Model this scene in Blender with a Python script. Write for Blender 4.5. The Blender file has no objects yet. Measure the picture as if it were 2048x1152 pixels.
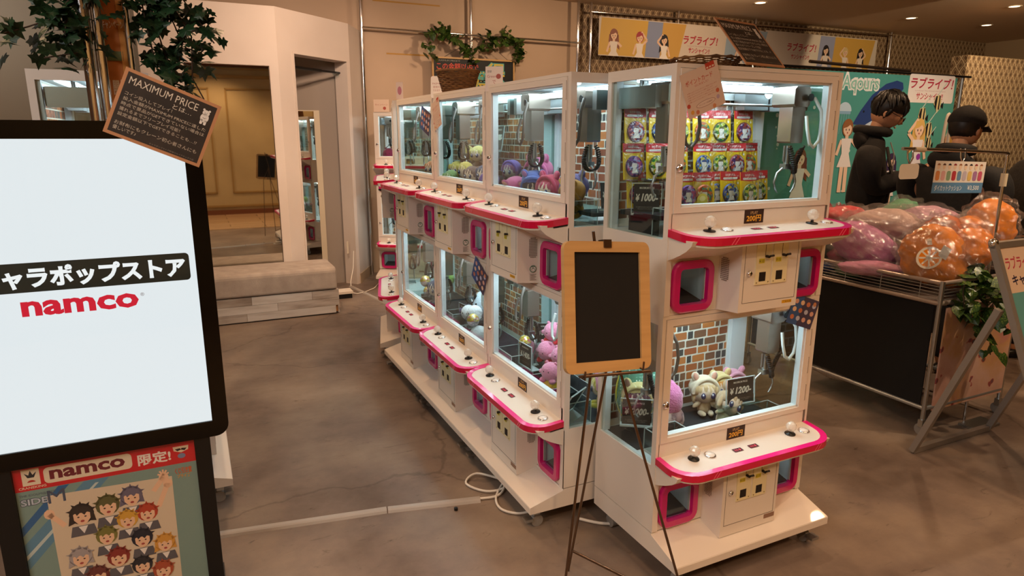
import bpy, math, random
from math import sin, cos, pi, radians as R, atan2, hypot
from mathutils import Matrix, Vector
random.seed(7)
SC = bpy.context.scene
COL = SC.collection
# ------------------------------------------------------------------ camera
YAW = R(25.5)                       # direction of the shop's walls
def G(a, b, z=0.0):                 # shop grid (a along the walls, b into the shop) -> world
    return Vector((a*cos(YAW)-b*sin(YAW), a*sin(YAW)+b*cos(YAW), z))
def FM(a, b, z=0.0, deg=0.0):       # frame standing at a grid point, x axis turned deg from the walls
    return Matrix.Translation(G(a, b, z)) @ Matrix.Rotation(YAW+R(deg), 4, 'Z')
cd = bpy.data.cameras.new('camera'); cam = bpy.data.objects.new('camera', cd); COL.objects.link(cam)
th, ro = 0.22601, -0.002817
r0 = Vector((1, 0, 0)); u0 = Vector((0, sin(th), cos(th))); f0 = Vector((0, cos(th), -sin(th)))
rr = r0*cos(ro)-u0*sin(ro); uu = r0*sin(ro)+u0*cos(ro)
m3 = Matrix((rr, uu, -f0)).transposed()
cam.matrix_world = Matrix.Translation((0, 0, 1.6755)) @ m3.to_4x4()
cd.sensor_width = 36; cd.lens = 1337.1/2048*36; cd.clip_start = .02; cd.clip_end = 100
SC.camera = cam
# ------------------------------------------------------------------ light
W = bpy.data.worlds.new('world'); SC.world = W; W.use_nodes = True
bg = W.node_tree.nodes['Background']; bg.inputs[0].default_value = (1.0, .80, .62, 1); bg.inputs[1].default_value = .16
SC.view_settings.view_transform = 'Standard'; SC.view_settings.look = 'None'
SC.view_settings.exposure = -0.1; SC.view_settings.gamma = 1.0; SC.view_settings.use_curve_mapping = False
try:
    SC.cycles.use_denoising = True; SC.cycles.transparent_max_bounces = 24; SC.cycles.max_bounces = 7
    SC.cycles.glossy_bounces = 4; SC.cycles.diffuse_bounces = 3; SC.cycles.transmission_bounces = 6
    SC.cycles.sample_clamp_indirect = 4.0; SC.cycles.caustics_reflective = False; SC.cycles.caustics_refractive = False
except Exception: pass
CEIL = 3.35
WARM = (1.0, .62, .35)
def lamp(kind, name, loc, energy, color, target=None, **kw):
    d = bpy.data.lights.new(name, kind); d.energy = energy; d.color = color
    for k, v in kw.items(): setattr(d, k, v)
    o = bpy.data.objects.new(name, d); COL.objects.link(o)
    loc = Vector(loc)
    dirv = (Vector(target)-loc) if target is not None else Vector((0, 0, -1))
    o.matrix_world = Matrix.Translation(loc) @ dirv.to_track_quat('-Z', 'Y').to_matrix().to_4x4()
    return o
# ceiling downlights (the four in view), a warm spot lamp in each
DOWN = [(6.9, 7.0), (9.75, 6.9), (11.4, 6.8), (10.1, 5.7)]
HID = [(1.9, -.2, 60), (0.2, .9, 45), (3.2, .7, 75), (0.3, 4.9, 110), (2.4, 5.4, 110), (5.4, 2.6, 110), (-1.6, 3.6, 90), (3.6, 3.9, 90), (.7, 3.4, 70), (4.8, .3, 70), (-1.5, -.9, 150), (.6, -.9, 150), (2.8, -1.1, 90), (5.6, 5.2, 110), (7.6, 3.6, 110)]  # unseen spots without fittings; several added to brighten the room
for (a, b) in DOWN:
    lamp('SPOT', 'spot_lamp', G(a, b, CEIL-.06), 90, WARM, spot_size=R(95), spot_blend=.5, shadow_soft_size=.05)
for (a, b, e) in HID:
    lamp('SPOT', 'spot_lamp', G(a, b, CEIL-.06), e, WARM, spot_size=R(120), spot_blend=.6, shadow_soft_size=.06)
lamp('SPOT', 'wall_washer', G(8.6, 3.6, 3.2), 300, (1, .74, .45), target=G(11.2, 7.9, 2.2), spot_size=R(60), spot_blend=.15, shadow_soft_size=.03)
lamp('SPOT', 'cart_fill_spot', G(4.7, 1.3, 3.2), 170, (1, .74, .50), target=G(4.1, 2.75, 1.0), spot_size=R(42), spot_blend=.5, shadow_soft_size=.04)  # unseen spot, added to brighten the heap of bagged cushions
lamp('SPOT', 'banner_fill_spot', G(6.4, 3.0, 3.2), 140, (1, .82, .62), target=G(6.9, 5.0, 1.7), spot_size=R(75), spot_blend=.6, shadow_soft_size=.06)  # added lamp without a fitting, lifts the teal cloth
lamp('SPOT', 'wall_fill_spot', G(.9, 4.6, 3.2), 150, (1, .70, .50), target=G(.6, 6.83, 2.2), spot_size=R(95), spot_blend=.7, shadow_soft_size=.06)  # fill on no track, added to brighten the mirror partition
lamp('SPOT', 'wall_fill_spot', G(1.9, 5.0, 3.2), 120, (1, .70, .50), target=G(1.4, 7.3, 1.6), spot_size=R(80), spot_blend=.7, shadow_soft_size=.06)  # unseen fill, added to lift the dark doorway wall
lamp('SPOT', 'wall_fill_spot', G(3.6, 6.3, 3.2), 70, (1, .70, .46), target=G(3.4, 8.06, 1.6), spot_size=R(130), spot_blend=.8, shadow_soft_size=.08)  # added fill for the plain back wall, no fitting drawn
lamp('SPOT', 'wall_fill_spot', G(6.2, 6.0, 3.2), 90, (1, .66, .40), target=G(6.0, 8.06, 2.6), spot_size=R(130), spot_blend=.8, shadow_soft_size=.08)  # added fill for the wallpaper, apart from the modelled track heads
# bright corridor of the mall behind and to the left of the viewpoint
lamp('AREA', 'corridor_light', G(-2.2, .3, 3.2), 90, (1, .92, .86), target=G(.6, 3.2, .8), shape='RECTANGLE', size=2.2, size_y=1.0)
# ------------------------------------------------------------------ materials
def lin(c):
    if isinstance(c, str):
        c = c.lstrip('#'); c = [int(c[i:i+2], 16)/255 for i in (0, 2, 4)]
    return tuple(((x/12.92) if x <= .04045 else ((x+.055)/1.055)**2.4) for x in c[:3])+(1,)
_M = {}
def mat(key, color='888888', rough=.5, metal=0., emit=0., ecol=None, coat=0., spec=.5, alpha=1., sheen=0.):
    if key in _M: return _M[key]
    m = bpy.data.materials.new(key); m.use_nodes = True; b = m.node_tree.nodes['Principled BSDF']
    b.inputs['Base Color'].default_value = lin(color); b.inputs['Roughness'].default_value = rough
    b.inputs['Metallic'].default_value = metal; b.inputs['Specular IOR Level'].default_value = spec
    if coat: b.inputs['Coat Weight'].default_value = coat
    if sheen: b.inputs['Sheen Weight'].default_value = sheen
    if emit: b.inputs['Emission Color'].default_value = lin(ecol or color); b.inputs['Emission Strength'].default_value = emit
    if alpha < 1: b.inputs['Alpha'].default_value = alpha
    _M[key] = m; return m
def N(m, t, **kw):
    n = m.node_tree.nodes.new(t)
    for k, v in kw.items(): setattr(n, k, v)
    return n
def L(m, a, b): m.node_tree.links.new(a, b)
def ramp(m, fac, stops):
    r = N(m, 'ShaderNodeValToRGB'); e = r.color_ramp.elements
    while len(e) < len(stops): e.new(.5)
    for i, (p, c) in enumerate(stops): e[i].position = p; e[i].color = lin(c)
    L(m, fac, r.inputs[0]); return r
def noise_mat(key, stops, scale=4, detail=6, rough=.6, bump=0., bscale=None, stretch=(1, 1, 1), coord='Object', **kw):
    if key in _M: return _M[key]
    m = mat(key, 'ffffff', rough, **kw); b = m.node_tree.nodes['Principled BSDF']
    tc = N(m, 'ShaderNodeTexCoord'); mp = N(m, 'ShaderNodeMapping'); mp.inputs['Scale'].default_value = stretch
    L(m, tc.outputs[coord], mp.inputs[0]); n = N(m, 'ShaderNodeTexNoise'); n.inputs['Scale'].default_value = scale; n.inputs['Detail'].default_value = detail
    L(m, mp.outputs[0], n.inputs['Vector']); r = ramp(m, n.outputs[0], stops); L(m, r.outputs[0], b.inputs['Base Color'])
    if bump:
        n2 = N(m, 'ShaderNodeTexNoise'); n2.inputs['Scale'].default_value = bscale or scale*4; n2.inputs['Detail'].default_value = 4
        L(m, mp.outputs[0], n2.inputs['Vector']); bp = N(m, 'ShaderNodeBump'); bp.inputs['Strength'].default_value = bump; bp.inputs['Distance'].default_value = .01
        L(m, n2.outputs[0], bp.inputs['Height']); L(m, bp.outputs[0], b.inputs['Normal'])
    return m
def glass_mat(key, tint='f4fbfa', refl=.10, rough=.0, bump=0., bscale=30.):
    """thin sheet: mostly clear, mirror reflection that grows at grazing angles"""
    if key in _M: return _M[key]
    m = bpy.data.materials.new(key); m.use_nodes = True; nt = m.node_tree
    nt.nodes.remove(nt.nodes['Principled BSDF']); out = nt.nodes['Material Output']
    t = N(m, 'ShaderNodeBsdfTransparent'); t.inputs[0].default_value = lin(tint)
    g = N(m, 'ShaderNodeBsdfGlossy'); g.inputs['Roughness'].default_value = rough
    lw = N(m, 'ShaderNodeLayerWeight'); lw.inputs[0].default_value = .5
    pw = N(m, 'ShaderNodeMath', operation='POWER'); pw.inputs[1].default_value = 4.5; L(m, lw.outputs['Facing'], pw.inputs[0])
    mul = N(m, 'ShaderNodeMath', operation='MULTIPLY_ADD'); mul.inputs[1].default_value = .75; mul.inputs[2].default_value = refl*.35
    cl = N(m, 'ShaderNodeMath', operation='MINIMUM'); cl.inputs[1].default_value = .9
    mx = N(m, 'ShaderNodeMixShader'); L(m, pw.outputs[0], mul.inputs[0]); L(m, mul.outputs[0], cl.inputs[0]); L(m, cl.outputs[0], mx.inputs[0])
    L(m, t.outputs[0], mx.inputs[1]); L(m, g.outputs[0], mx.inputs[2]); L(m, mx.outputs[0], out.inputs[0])
    if bump:
        tc = N(m, 'ShaderNodeTexCoord'); n = N(m, 'ShaderNodeTexNoise'); n.inputs['Scale'].default_value = bscale; n.inputs['Detail'].default_value = 5; n.inputs['Distortion'].default_value = 1.2
        L(m, tc.outputs['Object'], n.inputs['Vector']); bp = N(m, 'ShaderNodeBump'); bp.inputs['Strength'].default_value = bump; bp.inputs['Distance'].default_value = .02
        L(m, n.outputs[0], bp.inputs['Height']); L(m, bp.outputs[0], g.inputs['Normal']); L(m, bp.outputs[0], lw.inputs['Normal'])
    _M[key] = m; return m
def plush(key, c): return noise_mat(key, [(.3, c), (.7, c)], 60, 2, .95, bump=.5, bscale=140, sheen=.4)
M_WHITE = mat('white_enamel', 'e4dace', .42, coat=.12)
M_WHITE2 = mat('inner_white', 'e4ebee', .45)
M_DKLINE = mat('dark_seam', '30261f', .6)
M_TRIM = mat('crimson_trim', 'd01040', .22, coat=.6)
M_TRIMT = mat('magenta_trim', 'f01b8c', .22, coat=.6)
M_TRIM2 = mat('prize_door_magenta', 'c8146c', .25, coat=.5)
M_TRIML = mat('trim_stripe', 'f0708c', .3)
M_CHROME = mat('chrome', 'e8e8ea', .12, 1.)
M_STEEL = mat('brushed_steel', 'b9bec0', .32, 1.)
M_STEEL2 = mat('crane_housing', 'a89c92', .28, .9)
M_SATIN = mat('satin_metal', 'aeb4b6', .42, .8)
M_BLACK = mat('black_plastic', '0c0b0b', .35)
M_BLACKG = mat('black_gloss', '030303', .16, spec=.3)
M_GREYT = mat('grey_tube', '6b625c', .45)
M_TUBEW = mat('white_tube', 'eef4f4', .3)
M_CREAM = mat('cream_plate', 'e8dcb0', .4)
M_GLASS = glass_mat('window_glass')
M_ACRYL = glass_mat('clear_acrylic', 'e9f2f2', .12)
M_EDGE = mat('acrylic_edge', 'dceaea', .2, alpha=.55)
M_BALL = mat('crystal_ball', 'f2ece0', .08, 0, coat=1., alpha=.55)
M_LED = mat('led_tube', 'ffffff', .4, emit=9, ecol='e8f6ff')
M_MIRROR = mat('mirror_silver', 'd8d4c8', .02, 1.)
M_WOODF = noise_mat('light_wood', [(.3, 'c49a62'), (.7, 'd4aa70')], 3, 4, .45, stretch=(1, 1, 14))
M_DARKMAT = mat('dark_felt', '17191d', .9)
# ------------------------------------------------------------------ mesh builder
class MB:
    def __init__(s): s.v = []; s.f = []; s.mi = []; s.sm = []; s.M = Matrix.Identity(4); s.m = 0; s.smooth = False
    def add(s, vs, fs, sm=None):
        o = len(s.v); s.v += [tuple(s.M @ Vector(p)) for p in vs]
        for f in fs: s.f.append(tuple(i+o for i in f)); s.mi.append(s.m); s.sm.append(s.smooth if sm is None else sm)
        return s
    def box(s, x0, x1, y0, y1, z0, z1, ch=0.):
        if ch:
            pts = [(x0+ch, z0), (x1-ch, z0), (x1, z0+ch), (x1, z1-ch), (x1-ch, z1), (x0+ch, z1), (x0, z1-ch), (x0, z0+ch)]
            return s.prism(pts, y0, y1)
        v = [(x, y, z) for z in (z0, z1) for y in (y0, y1) for x in (x0, x1)]
        return s.add(v, [(0, 2, 3, 1), (4, 5, 7, 6), (0, 1, 5, 4), (1, 3, 7, 5), (3, 2, 6, 7), (2, 0, 4, 6)], False)
    def prism(s, pts, a0, a1, axis='y'):
        """polygon extruded; axis y: pts are (x,z); axis x: pts (y,z); axis z: pts (x,y)"""
        def P(p, a): return {'y': (p[0], a, p[1]), 'x': (a, p[0], p[1]), 'z': (p[0], p[1], a)}[axis]
        n = len(pts); v = [P(p, a0) for p in pts]+[P(p, a1) for p in pts]
        f = [tuple(range(n)), tuple(range(2*n-1, n-1, -1))]+[(i, i+n, (i+1) % n+n, (i+1) % n) for i in range(n)]
        return s.add(v, f, False)
    def tube(s, pts, r, n=8, closed=False, cap=True, sm=True):
        pts = [Vector(p) for p in pts]; k = len(pts); rs = r if isinstance(r, (list, tuple)) else [r]*k
        vs = []; up = None
        for i, p in enumerate(pts):
            if closed: d = pts[(i+1) % k]-pts[i-1]
            else: d = pts[min(i+1, k-1)]-pts[max(i-1, 0)]
            d.normalize()
            if up is None: up = Vector((0, 0, 1)) if abs(d.z) < .9 else Vector((1, 0, 0))
            x = up-d*up.dot(d)
            if x.length < 1e-5: x = d.orthogonal()
            x.normalize(); y = d.cross(x); up = x
            vs += [tuple(p+(x*cos(2*pi*j/n)+y*sin(2*pi*j/n))*rs[i]) for j in range(n)]
        fs = []
        for i in range(k if closed else k-1):
            for j in range(n):
                a = i*n+j; b = i*n+(j+1) % n; c = ((i+1) % k)*n+(j+1) % n; d = ((i+1) % k)*n+j
                fs.append((a, b, c, d))
        s.add(vs, fs, sm)
        if cap and not closed: s.add(vs[:n], [tuple(range(n-1, -1, -1))], False); s.add(vs[-n:], [tuple(range(n))], False)
        return s
    def cyl(s, p0, p1, r, n=16, r1=None): return s.tube([p0, p1], [r, r if r1 is None else r1], n)
    def lathe(s, prof, n=20, c=(0, 0, 0), sm=True):
        vs = [(c[0]+r*cos(2*pi*j/n), c[1]+r*sin(2*pi*j/n), c[2]+z) for r, z in prof for j in range(n)]
        fs = [(i*n+j, i*n+(j+1) % n, (i+1)*n+(j+1) % n, (i+1)*n+j) for i in range(len(prof)-1) for j in range(n)]
        return s.add(vs, fs, sm)
    def ell(s, c, r, nu=14, nv=9, fn=None):
        if not isinstance(r, (list, tuple)): r = (r, r, r)
        vs = []; fs = []
        for i in range(nv+1):
            t = pi*i/nv
            for j in range(nu):
                p = 2*pi*j/nu; q = Vector((sin(t)*cos(p), sin(t)*sin(p), cos(t)))
                k = fn(q) if fn else 1.
                vs.append((c[0]+q.x*r[0]*k, c[1]+q.y*r[1]*k, c[2]+q.z*r[2]*k))
        for i in range(nv):
            for j in range(nu): fs.append((i*nu+j, (i+1)*nu+j, (i+1)*nu+(j+1) % nu, i*nu+(j+1) % nu))
        return s.add(vs, fs, True)
    def quad(s, a, b, c, d): return s.add([a, b, c, d], [(0, 1, 2, 3)], False)
    def mesh(s, name, mats):
        me = bpy.data.meshes.new(name); me.from_pydata(s.v, [], s.f)
        for x in (mats if isinstance(mats, (list, tuple)) else [mats]): me.materials.append(x)
        me.polygons.foreach_set('material_index', s.mi); me.polygons.foreach_set('use_smooth', s.sm); me.update()
        return me
I4 = Matrix.Identity(4)
def put(name, mesh, parent=None, M=None):
    o = bpy.data.objects.new(name, mesh); COL.objects.link(o)
    if parent is not None: o.parent = parent; o.matrix_basis = M or I4
    else: o.matrix_world = M or I4
    return o
def tag(o, label=None, cat=None, group=None, kind=None):
    if label: o['label'] = label
    if cat: o['category'] = cat
    if group: o['group'] = group
    if kind: o['kind'] = kind
    return o
def thing(name, label, cat, M, group=None):
    o = bpy.data.objects.new(name, None); COL.objects.link(o); o.matrix_world = M; o.empty_display_size = .1
    return tag(o, label, cat, group)
_C = {}
def cached(key, fn):
    if key not in _C: _C[key] = fn()
    return _C[key]
def bx(*b, mats=None, name='box', ch=0.): return MB().box(*b, ch=ch).mesh(name, mats)
# ------------------------------------------------------------------ flat print (posters, stickers, cards)
_T = {}
def textgeo(s, bold=0., shear=0.):
    k = (s, bold, shear)
    if k in _T: return _T[k]
    c = bpy.data.curves.new('t', 'FONT'); c.body = s; c.size = 1; c.resolution_u = 2; c.offset = bold; c.shear = shear
    o = bpy.data.objects.new('t', c); me = bpy.data.meshes.new_from_object(o)
    v = [(p.co.x, p.co.y) for p in me.vertices]; f = [tuple(p.vertices) for p in me.polygons]
    bpy.data.objects.remove(o); bpy.data.curves.remove(c); bpy.data.meshes.remove(me)
    xs = [p[0] for p in v] or [0, 1]; ys = [p[1] for p in v] or [0, 1]
    _T[k] = (v, f, min(xs), max(xs), min(ys), max(ys)); return _T[k]
class Print(MB):
    """layers of flat ink on a sheet: x right, z up, facing -y; every layer a hair in front of the last"""
    def __init__(s, dy=.0004, y=0.): super().__init__(); s.mats = []; s.y = y; s.dy = min(dy*.1, .00007)
    def ink(s, c, emit=0.):
        m = (mat('ink_'+c+'_lit', '0c0c0c', .3, emit=emit, ecol=c) if emit else mat('ink_'+c, c, .55)) if isinstance(c, str) else c
        if m not in s.mats: s.mats.append(m)
        s.m = s.mats.index(m); s.y -= s.dy; return s
    def poly(s, pts): return s.add([(p[0], s.y, p[1]) for p in pts], [tuple(range(len(pts)))], False)
    def rect(s, x0, z0, x1, z1, r=0.):
        if not r: return s.poly([(x0, z0), (x1, z0), (x1, z1), (x0, z1)])
        pts = []
        for cx, cz, a0 in ((x1-r, z0+r, -90), (x1-r, z1-r, 0), (x0+r, z1-r, 90), (x0+r, z0+r, 180)):
            pts += [(cx+r*cos(R(a0+i*22.5)), cz+r*sin(R(a0+i*22.5))) for i in range(5)]
        return s.poly(pts)
    def disc(s, x, z, rx, rz=None, n=18, a0=0, a1=360, rot=0.):
        rz = rz or rx; ca, sa = cos(R(rot)), sin(R(rot)); pts = []
        for i in range(n if a1-a0 == 360 else n+1):
            t = R(a0+(a1-a0)*i/n); u, w = rx*cos(t), rz*sin(t); pts.append((x+u*ca-w*sa, z+u*sa+w*ca))
        return s.poly(pts)
    def text(s, t, x0, z0, x1, z1, bold=0., shear=0., fit=True):
        v, f, a, b, c, d = textgeo(t, bold, shear); sx = (x1-x0)/max(b-a, 1e-4); sz = (z1-z0)/max(d-c, 1e-4)
        if not fit: sx = sz = min(sx, sz)
        return s.add([(x0+(p[0]-a)*sx, s.y, z0+(p[1]-c)*sz) for p in v], f, False)
    def line(s, x0, z0, x1, z1, w):
        d = hypot(x1-x0, z1-z0) or 1; nx, nz = -(z1-z0)/d*w/2, (x1-x0)/d*w/2
        return s.poly([(x0+nx, z0+nz), (x0-nx, z0-nz), (x1-nx, z1-nz), (x1+nx, z1+nz)])
    def done(s, name): return s.mesh(name, s.mats)
def sheet_frame(bl, br, tl):
    """matrix whose x runs bl->br, z runs bl->tl (any slant), and the two lengths"""
    bl, br, tl = Vector(bl), Vector(br), Vector(tl); x = br-bl; z = tl-bl; w, h = x.length, z.length
    x.normalize(); z.normalize(); y = z.cross(x).normalized(); z = x.cross(y)
    M = Matrix((x, y, z)).transposed().to_4x4(); M.translation = bl; return M, w, h
def figure(p, x, z, h, hair, dress, skin='f0cdb0', pose=0, flip=1, longh=True):
    """plain faceless printed figure of a person"""
    f = flip
    p.ink(hair).disc(x, z+h*.86, h*.105, h*.12)
    if longh: p.poly([(x-h*.12, z+h*.86), (x+h*.12, z+h*.86), (x+h*.15, z+h*.55), (x+h*.06, z+h*.62), (x-h*.06, z+h*.62), (x-h*.15, z+h*.55)])
    p.ink(skin)
    if pose == 1:
        p.line(x-f*h*.08, z+h*.7, x-f*h*.2, z+h*.8, h*.05).line(x-f*h*.2, z+h*.8, x-f*h*.04, z+h*.97, h*.045)
        p.line(x+f*h*.1, z+h*.7, x+f*h*.17, z+h*.48, h*.05)
    else:
        p.line(x-h*.1, z+h*.7, x-h*.17, z+h*.5, h*.05).line(x+h*.1, z+h*.7, x+h*.2, z+h*.62, h*.05)
    p.line(x, z+h*.7, x, z+h*.8, h*.06).line(x-h*.05, z, x-h*.04, z+h*.4, h*.07).line(x+h*.05, z, x+h*.04, z+h*.4, h*.07)
    p.ink(dress).poly([(x-h*.1, z+h*.72), (x+h*.1, z+h*.72), (x+h*.07, z+h*.52), (x+h*.14, z+h*.34), (x-h*.14, z+h*.34), (x-h*.07, z+h*.52)])
    p.ink(skin).disc(x, z+h*.845, h*.08, h*.09)
    p.ink(hair).poly([(x-h*.1, z+h*.85), (x-h*.07, z+h*.95), (x+h*.07, z+h*.95), (x+h*.1, z+h*.85), (x+h*.04, z+h*.9), (x-h*.01, z+h*.87)])
    p.ink('403030').disc(x-h*.03, z+h*.835, h*.009, h*.016, 8).disc(x+h*.03, z+h*.835, h*.009, h*.016, 8)
    p.ink('c0504a').disc(x, z+h*.795, h*.012, h*.012, 8)
# ================================================================== crane game cabinets
MW, MD, UH = .79, .40, .86
BRICKC = ['9c5830', '84482c', 'b06c38', '3a3b3a', '474340', '74503a', '94502e', 'a06034']
def brick_mats():
    r = []
    for i, c in enumerate(BRICKC):
        k = Vector(lin(c)[:3]); h = lambda f: '%02x%02x%02x' % tuple(min(255, int(int(c[j:j+2], 16)*f)) for j in (0, 2, 4))
        r.append(noise_mat('printed_brick_%d' % i, [(.3, h(.62)), (.5, h(1.0)), (.7, h(1.28))], 55, 5, .6))
    return r
BM = brick_mats()
def brick_layout(x0, x1, z0, z1, seed):
    rnd = random.Random(seed); out = []; z = z0; row = 0
    while z < z1-.012:
        h = min(.038+rnd.uniform(-.003, .003), z1-z); x = x0-(row % 2)*.03-rnd.uniform(0, .02)
        while x < x1:
            w = rnd.choice([.03, .035, .062, .07, .076]); a, b = max(x, x0), min(x+w, x1)
            if b-a > .012:
                k = rnd.choice([3, 4, 4, 5]) if w < .045 else rnd.choice([0, 1, 2, 6, 7, 0, 2, 1, 5])
                out.append((a+.0032, b-.0032, z+.0028, z+h-.0028, k))
            x += w
        z += h; row += 1
    return out
def unit_brick(k):
    c = .07
    mb = MB(); o = [(c, 0), (1-c, .04), (1, c*1.5), (.98, 1-c), (1-c, 1), (c*1.3, .97), (0, 1-c*1.5), (.02, c)]
    mb.prism(o, -1, 0); return mb.mesh('brick', BM[k])
def body_mesh(lower):
    m = MB(); W_, D, H = MW, MD, UH; t = .012
    for x0 in (0, W_-t):
        m.box(x0, x0+t, 0, D, 0, .272)                       # solid cheek under the side window
        m.box(x0, x0+t, 0, .026, .272, H); m.box(x0, x0+t, D-.025, D, .272, H); m.box(x0, x0+t, .026, D-.025, .822, H)
    m.box(t, W_-t, 0, D, H-.012, H); m.box(t, W_-t, D-.008, D, 0, .27); m.box(t, W_-t, .012, D-.008, 0, .008)
    m.box(t, W_-t, 0, .02, .846, H-.012); m.box(t, .0155, 0, .02, .3, .846); m.box(.7655, W_-t, 0, .02, .3, .846)
    m.box(t, W_-t, 0, .02, .30, .364)                        # apron between shelf and window
    # lower front with the two prize openings
    y0, y1 = .004, .016
    m.box(t, .058, y0, y1, 0, .3); m.box(.732, W_-t, y0, y1, 0, .3); m.box(.184, .606, y0, y1, 0, .3)
    for a, b in ((.058, .184), (.606, .732)): m.box(a, b, y0, y1, 0, .034); m.box(a, b, y0, y1, .17, .3)
    # rounded-off cheeks of the front edge
    for x0 in (0, W_-.026): m.prism([(x0, 0), (x0+.026, 0), (x0+.013+(.006 if x0 == 0 else .004), .27), (x0, .27)] if x0 == 0 else [(x0, 0), (W_, 0), (W_, .27), (x0+.01, .27)], -.002, .004)
    # cove under the shelf, interrupted by the coin box
    prof = [(.006, .285), (-.125, .285), (-.118, .268), (-.095, .248), (-.06, .228), (-.025, .212), (.006, .2)]
    m.prism(prof, .004, W_-.004, 'x')
    if not lower: m.box(0, W_, 0, D, -.0008, .0)             # seam lip
    return m.mesh('body_shell', M_WHITE)
def shelf_outline(off, n=6):
    x0, x1, y1, r = 0+off, MW-off, -.158+off, .10-off*.6
    pts = [(x0, .0)]
    for i in range(n+1):
        t = pi+pi/2*i/n; pts.append((x0+r+r*cos(t), y1+r*.92+r*.92*sin(t)))
    for i in range(n+1):
        t = 1.5*pi+pi/2*i/n; pts.append((x1-r+r*cos(t), y1+r*.92+r*.92*sin(t)))
    pts.append((x1, 0)); return pts
def slz(y): return .312+.10*y if y < 0 else .312             # the shelf falls slightly to the front
def shelf_mesh():
    m = MB(); o = shelf_outline(.004); n = len(o)
    v = [(x, y, slz(y)-.034) for x, y in o]+[(x, y, slz(y)-.002) for x, y in o]
    m.add(v, [tuple(range(n-1, -1, -1)), tuple(range(n, 2*n))]+[(i, (i+1) % n, (i+1) % n+n, i+n) for i in range(n)], False)
    return m.mesh('shelf', M_WHITE)
def trim_mesh():
    m = MB(); a = shelf_outline(0); b = shelf_outline(.022); n = len(a)
    for (i, (x, y)) in enumerate(a[:-1]):
        x2, y2 = a[i+1]; u, w = b[i]; u2, w2 = b[i+1]
        m.m = 0; m.quad((x, y, slz(y)-.026), (x2, y2, slz(y2)-.026), (x2, y2, slz(y2)), (x, y, slz(y)))
        m.m = 1; m.quad((x, y, slz(y)), (x2, y2, slz(y2)), (u2, w2, slz(w2)+.0005), (u, w, slz(w)+.0005))
        m.m = 1; m.quad((u, w, slz(w)+.0005), (u2, w2, slz(w2)+.0005), (u2, w2, slz(w2)-.003), (u, w, slz(w)-.003))
    m.m = 2
    for x in (.14, .155, .66, .675): m.quad((x, -.1586, .2705), (x+.004, -.1586, .2705), (x+.024, -.1586, .2955), (x+.020, -.1586, .2955))
    return m.mesh('shelf_trim', [M_TRIM, M_TRIMT, M_TRIML])
def ring_frame(x0, x1, z0, z1, w, y0, y1, r, n=5):
    """rounded rectangular ring"""
    def rrp(x0, x1, z0, z1, r):
        p = []
        for cx, cz, a0 in ((x1-r, z0+r, -90), (x1-r, z1-r, 0), (x0+r, z1-r, 90), (x0+r, z0+r, 180)):
            p += [(cx+r*cos(R(a0+i*90/n)), cz+r*sin(R(a0+i*90/n))) for i in range(n+1)]
        return p
    o = rrp(x0, x1, z0, z1, r); i_ = rrp(x0+w, x1-w, z0+w, z1-w, max(r-w, .006)); k = len(o); m = MB()
    mid = [((a[0]*.8+b[0]*.2), (a[1]*.8+b[1]*.2)) for a, b in zip(o, i_)]
    v = [(p[0], y1, p[1]) for p in o]+[(p[0], y0+.004, p[1]) for p in o]+[(p[0], y0, p[1]) for p in mid]+[(p[0], y0, p[1]) for p in i_]+[(p[0], y1+.01, p[1]) for p in i_]
    f = [(l*k+j, l*k+(j+1) % k, (l+1)*k+(j+1) % k, (l+1)*k+j) for l in range(4) for j in range(k)]
    return m.add(v, f, False)
def door_mesh():
    m = MB(); x0, x1, z0, z1 = .0165, .7645, .3655, .8445; g = (.046, .730, .385, .820)
    for b in ((x0, g[0], z0, z1), (g[1], x1, z0, z1), (g[0], g[1], z0, g[2]), (g[0], g[1], g[3], z1)): m.box(b[0], b[1], -.004, .016, b[2], b[3])
    return m.mesh('door_frame', M_WHITE)
def inner_trim_mesh():
    m = MB(); g = (.046, .730, .385, .820); w = .008
    for b in ((g[0], g[0]+w, g[2], g[3]), (g[1]-w, g[1], g[2], g[3]), (g[0], g[1], g[2], g[2]+w), (g[0], g[1], g[3]-w, g[3])): m.box(b[0], b[1], .003, .03, b[2], b[3])
    return m.mesh('glazing_bead', M_WHITE2)
def interior_mesh():
    m = MB()
    for x0, x1 in ((.012, .05), (.193, .598), (.741, MW-.012)): m.box(x0, x1, .016, MD-.01, .262, .27)   # floor tray, open over the chutes
    for x0, x1 in ((.05, .193), (.598, .741)): m.box(x0, x1, .15, MD-.01, .262, .27)
    for a, b in ((.69, .775), (.014, .04)): m.box(a, b, MD-.04, MD-.012, .27, .83)
    m.box(.014, .05, MD-.03, MD-.01, .27, .83)
    m.box(.014, .776, .03, MD-.012, .834, .847)               # lamp ceiling
    m.box(.04, .69, MD-.012, MD-.008, .27, .847)
    return m.mesh('inner_lining', M_WHITE2)
def gantry_mesh():
    m = MB()
    for x in (.018, .735): m.box(x, x+.03, .13, .35, .725, .80)           # side brackets
    m.box(.05, .20, .30, .36, .73, .80); m.box(.60, .73, .30, .36, .73, .80)
    m.cyl((.02, .20, .79), (.77, .20, .79), .006, 8); m.cyl((.02, .22, .745), (.77, .22, .745), .005, 8)
    m.m = 1; m.box(.05, .73, .368, .374, .77, .815)
    for k in range(34): m.box(.06+.02*k, .074+.02*k, .255, .262, .800, .822)   # toothed cable chain
    m.box(.05, .74, .262, .268, .795, .826)
    return m.mesh('gantry', [M_STEEL, M_WHITE2])
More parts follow.
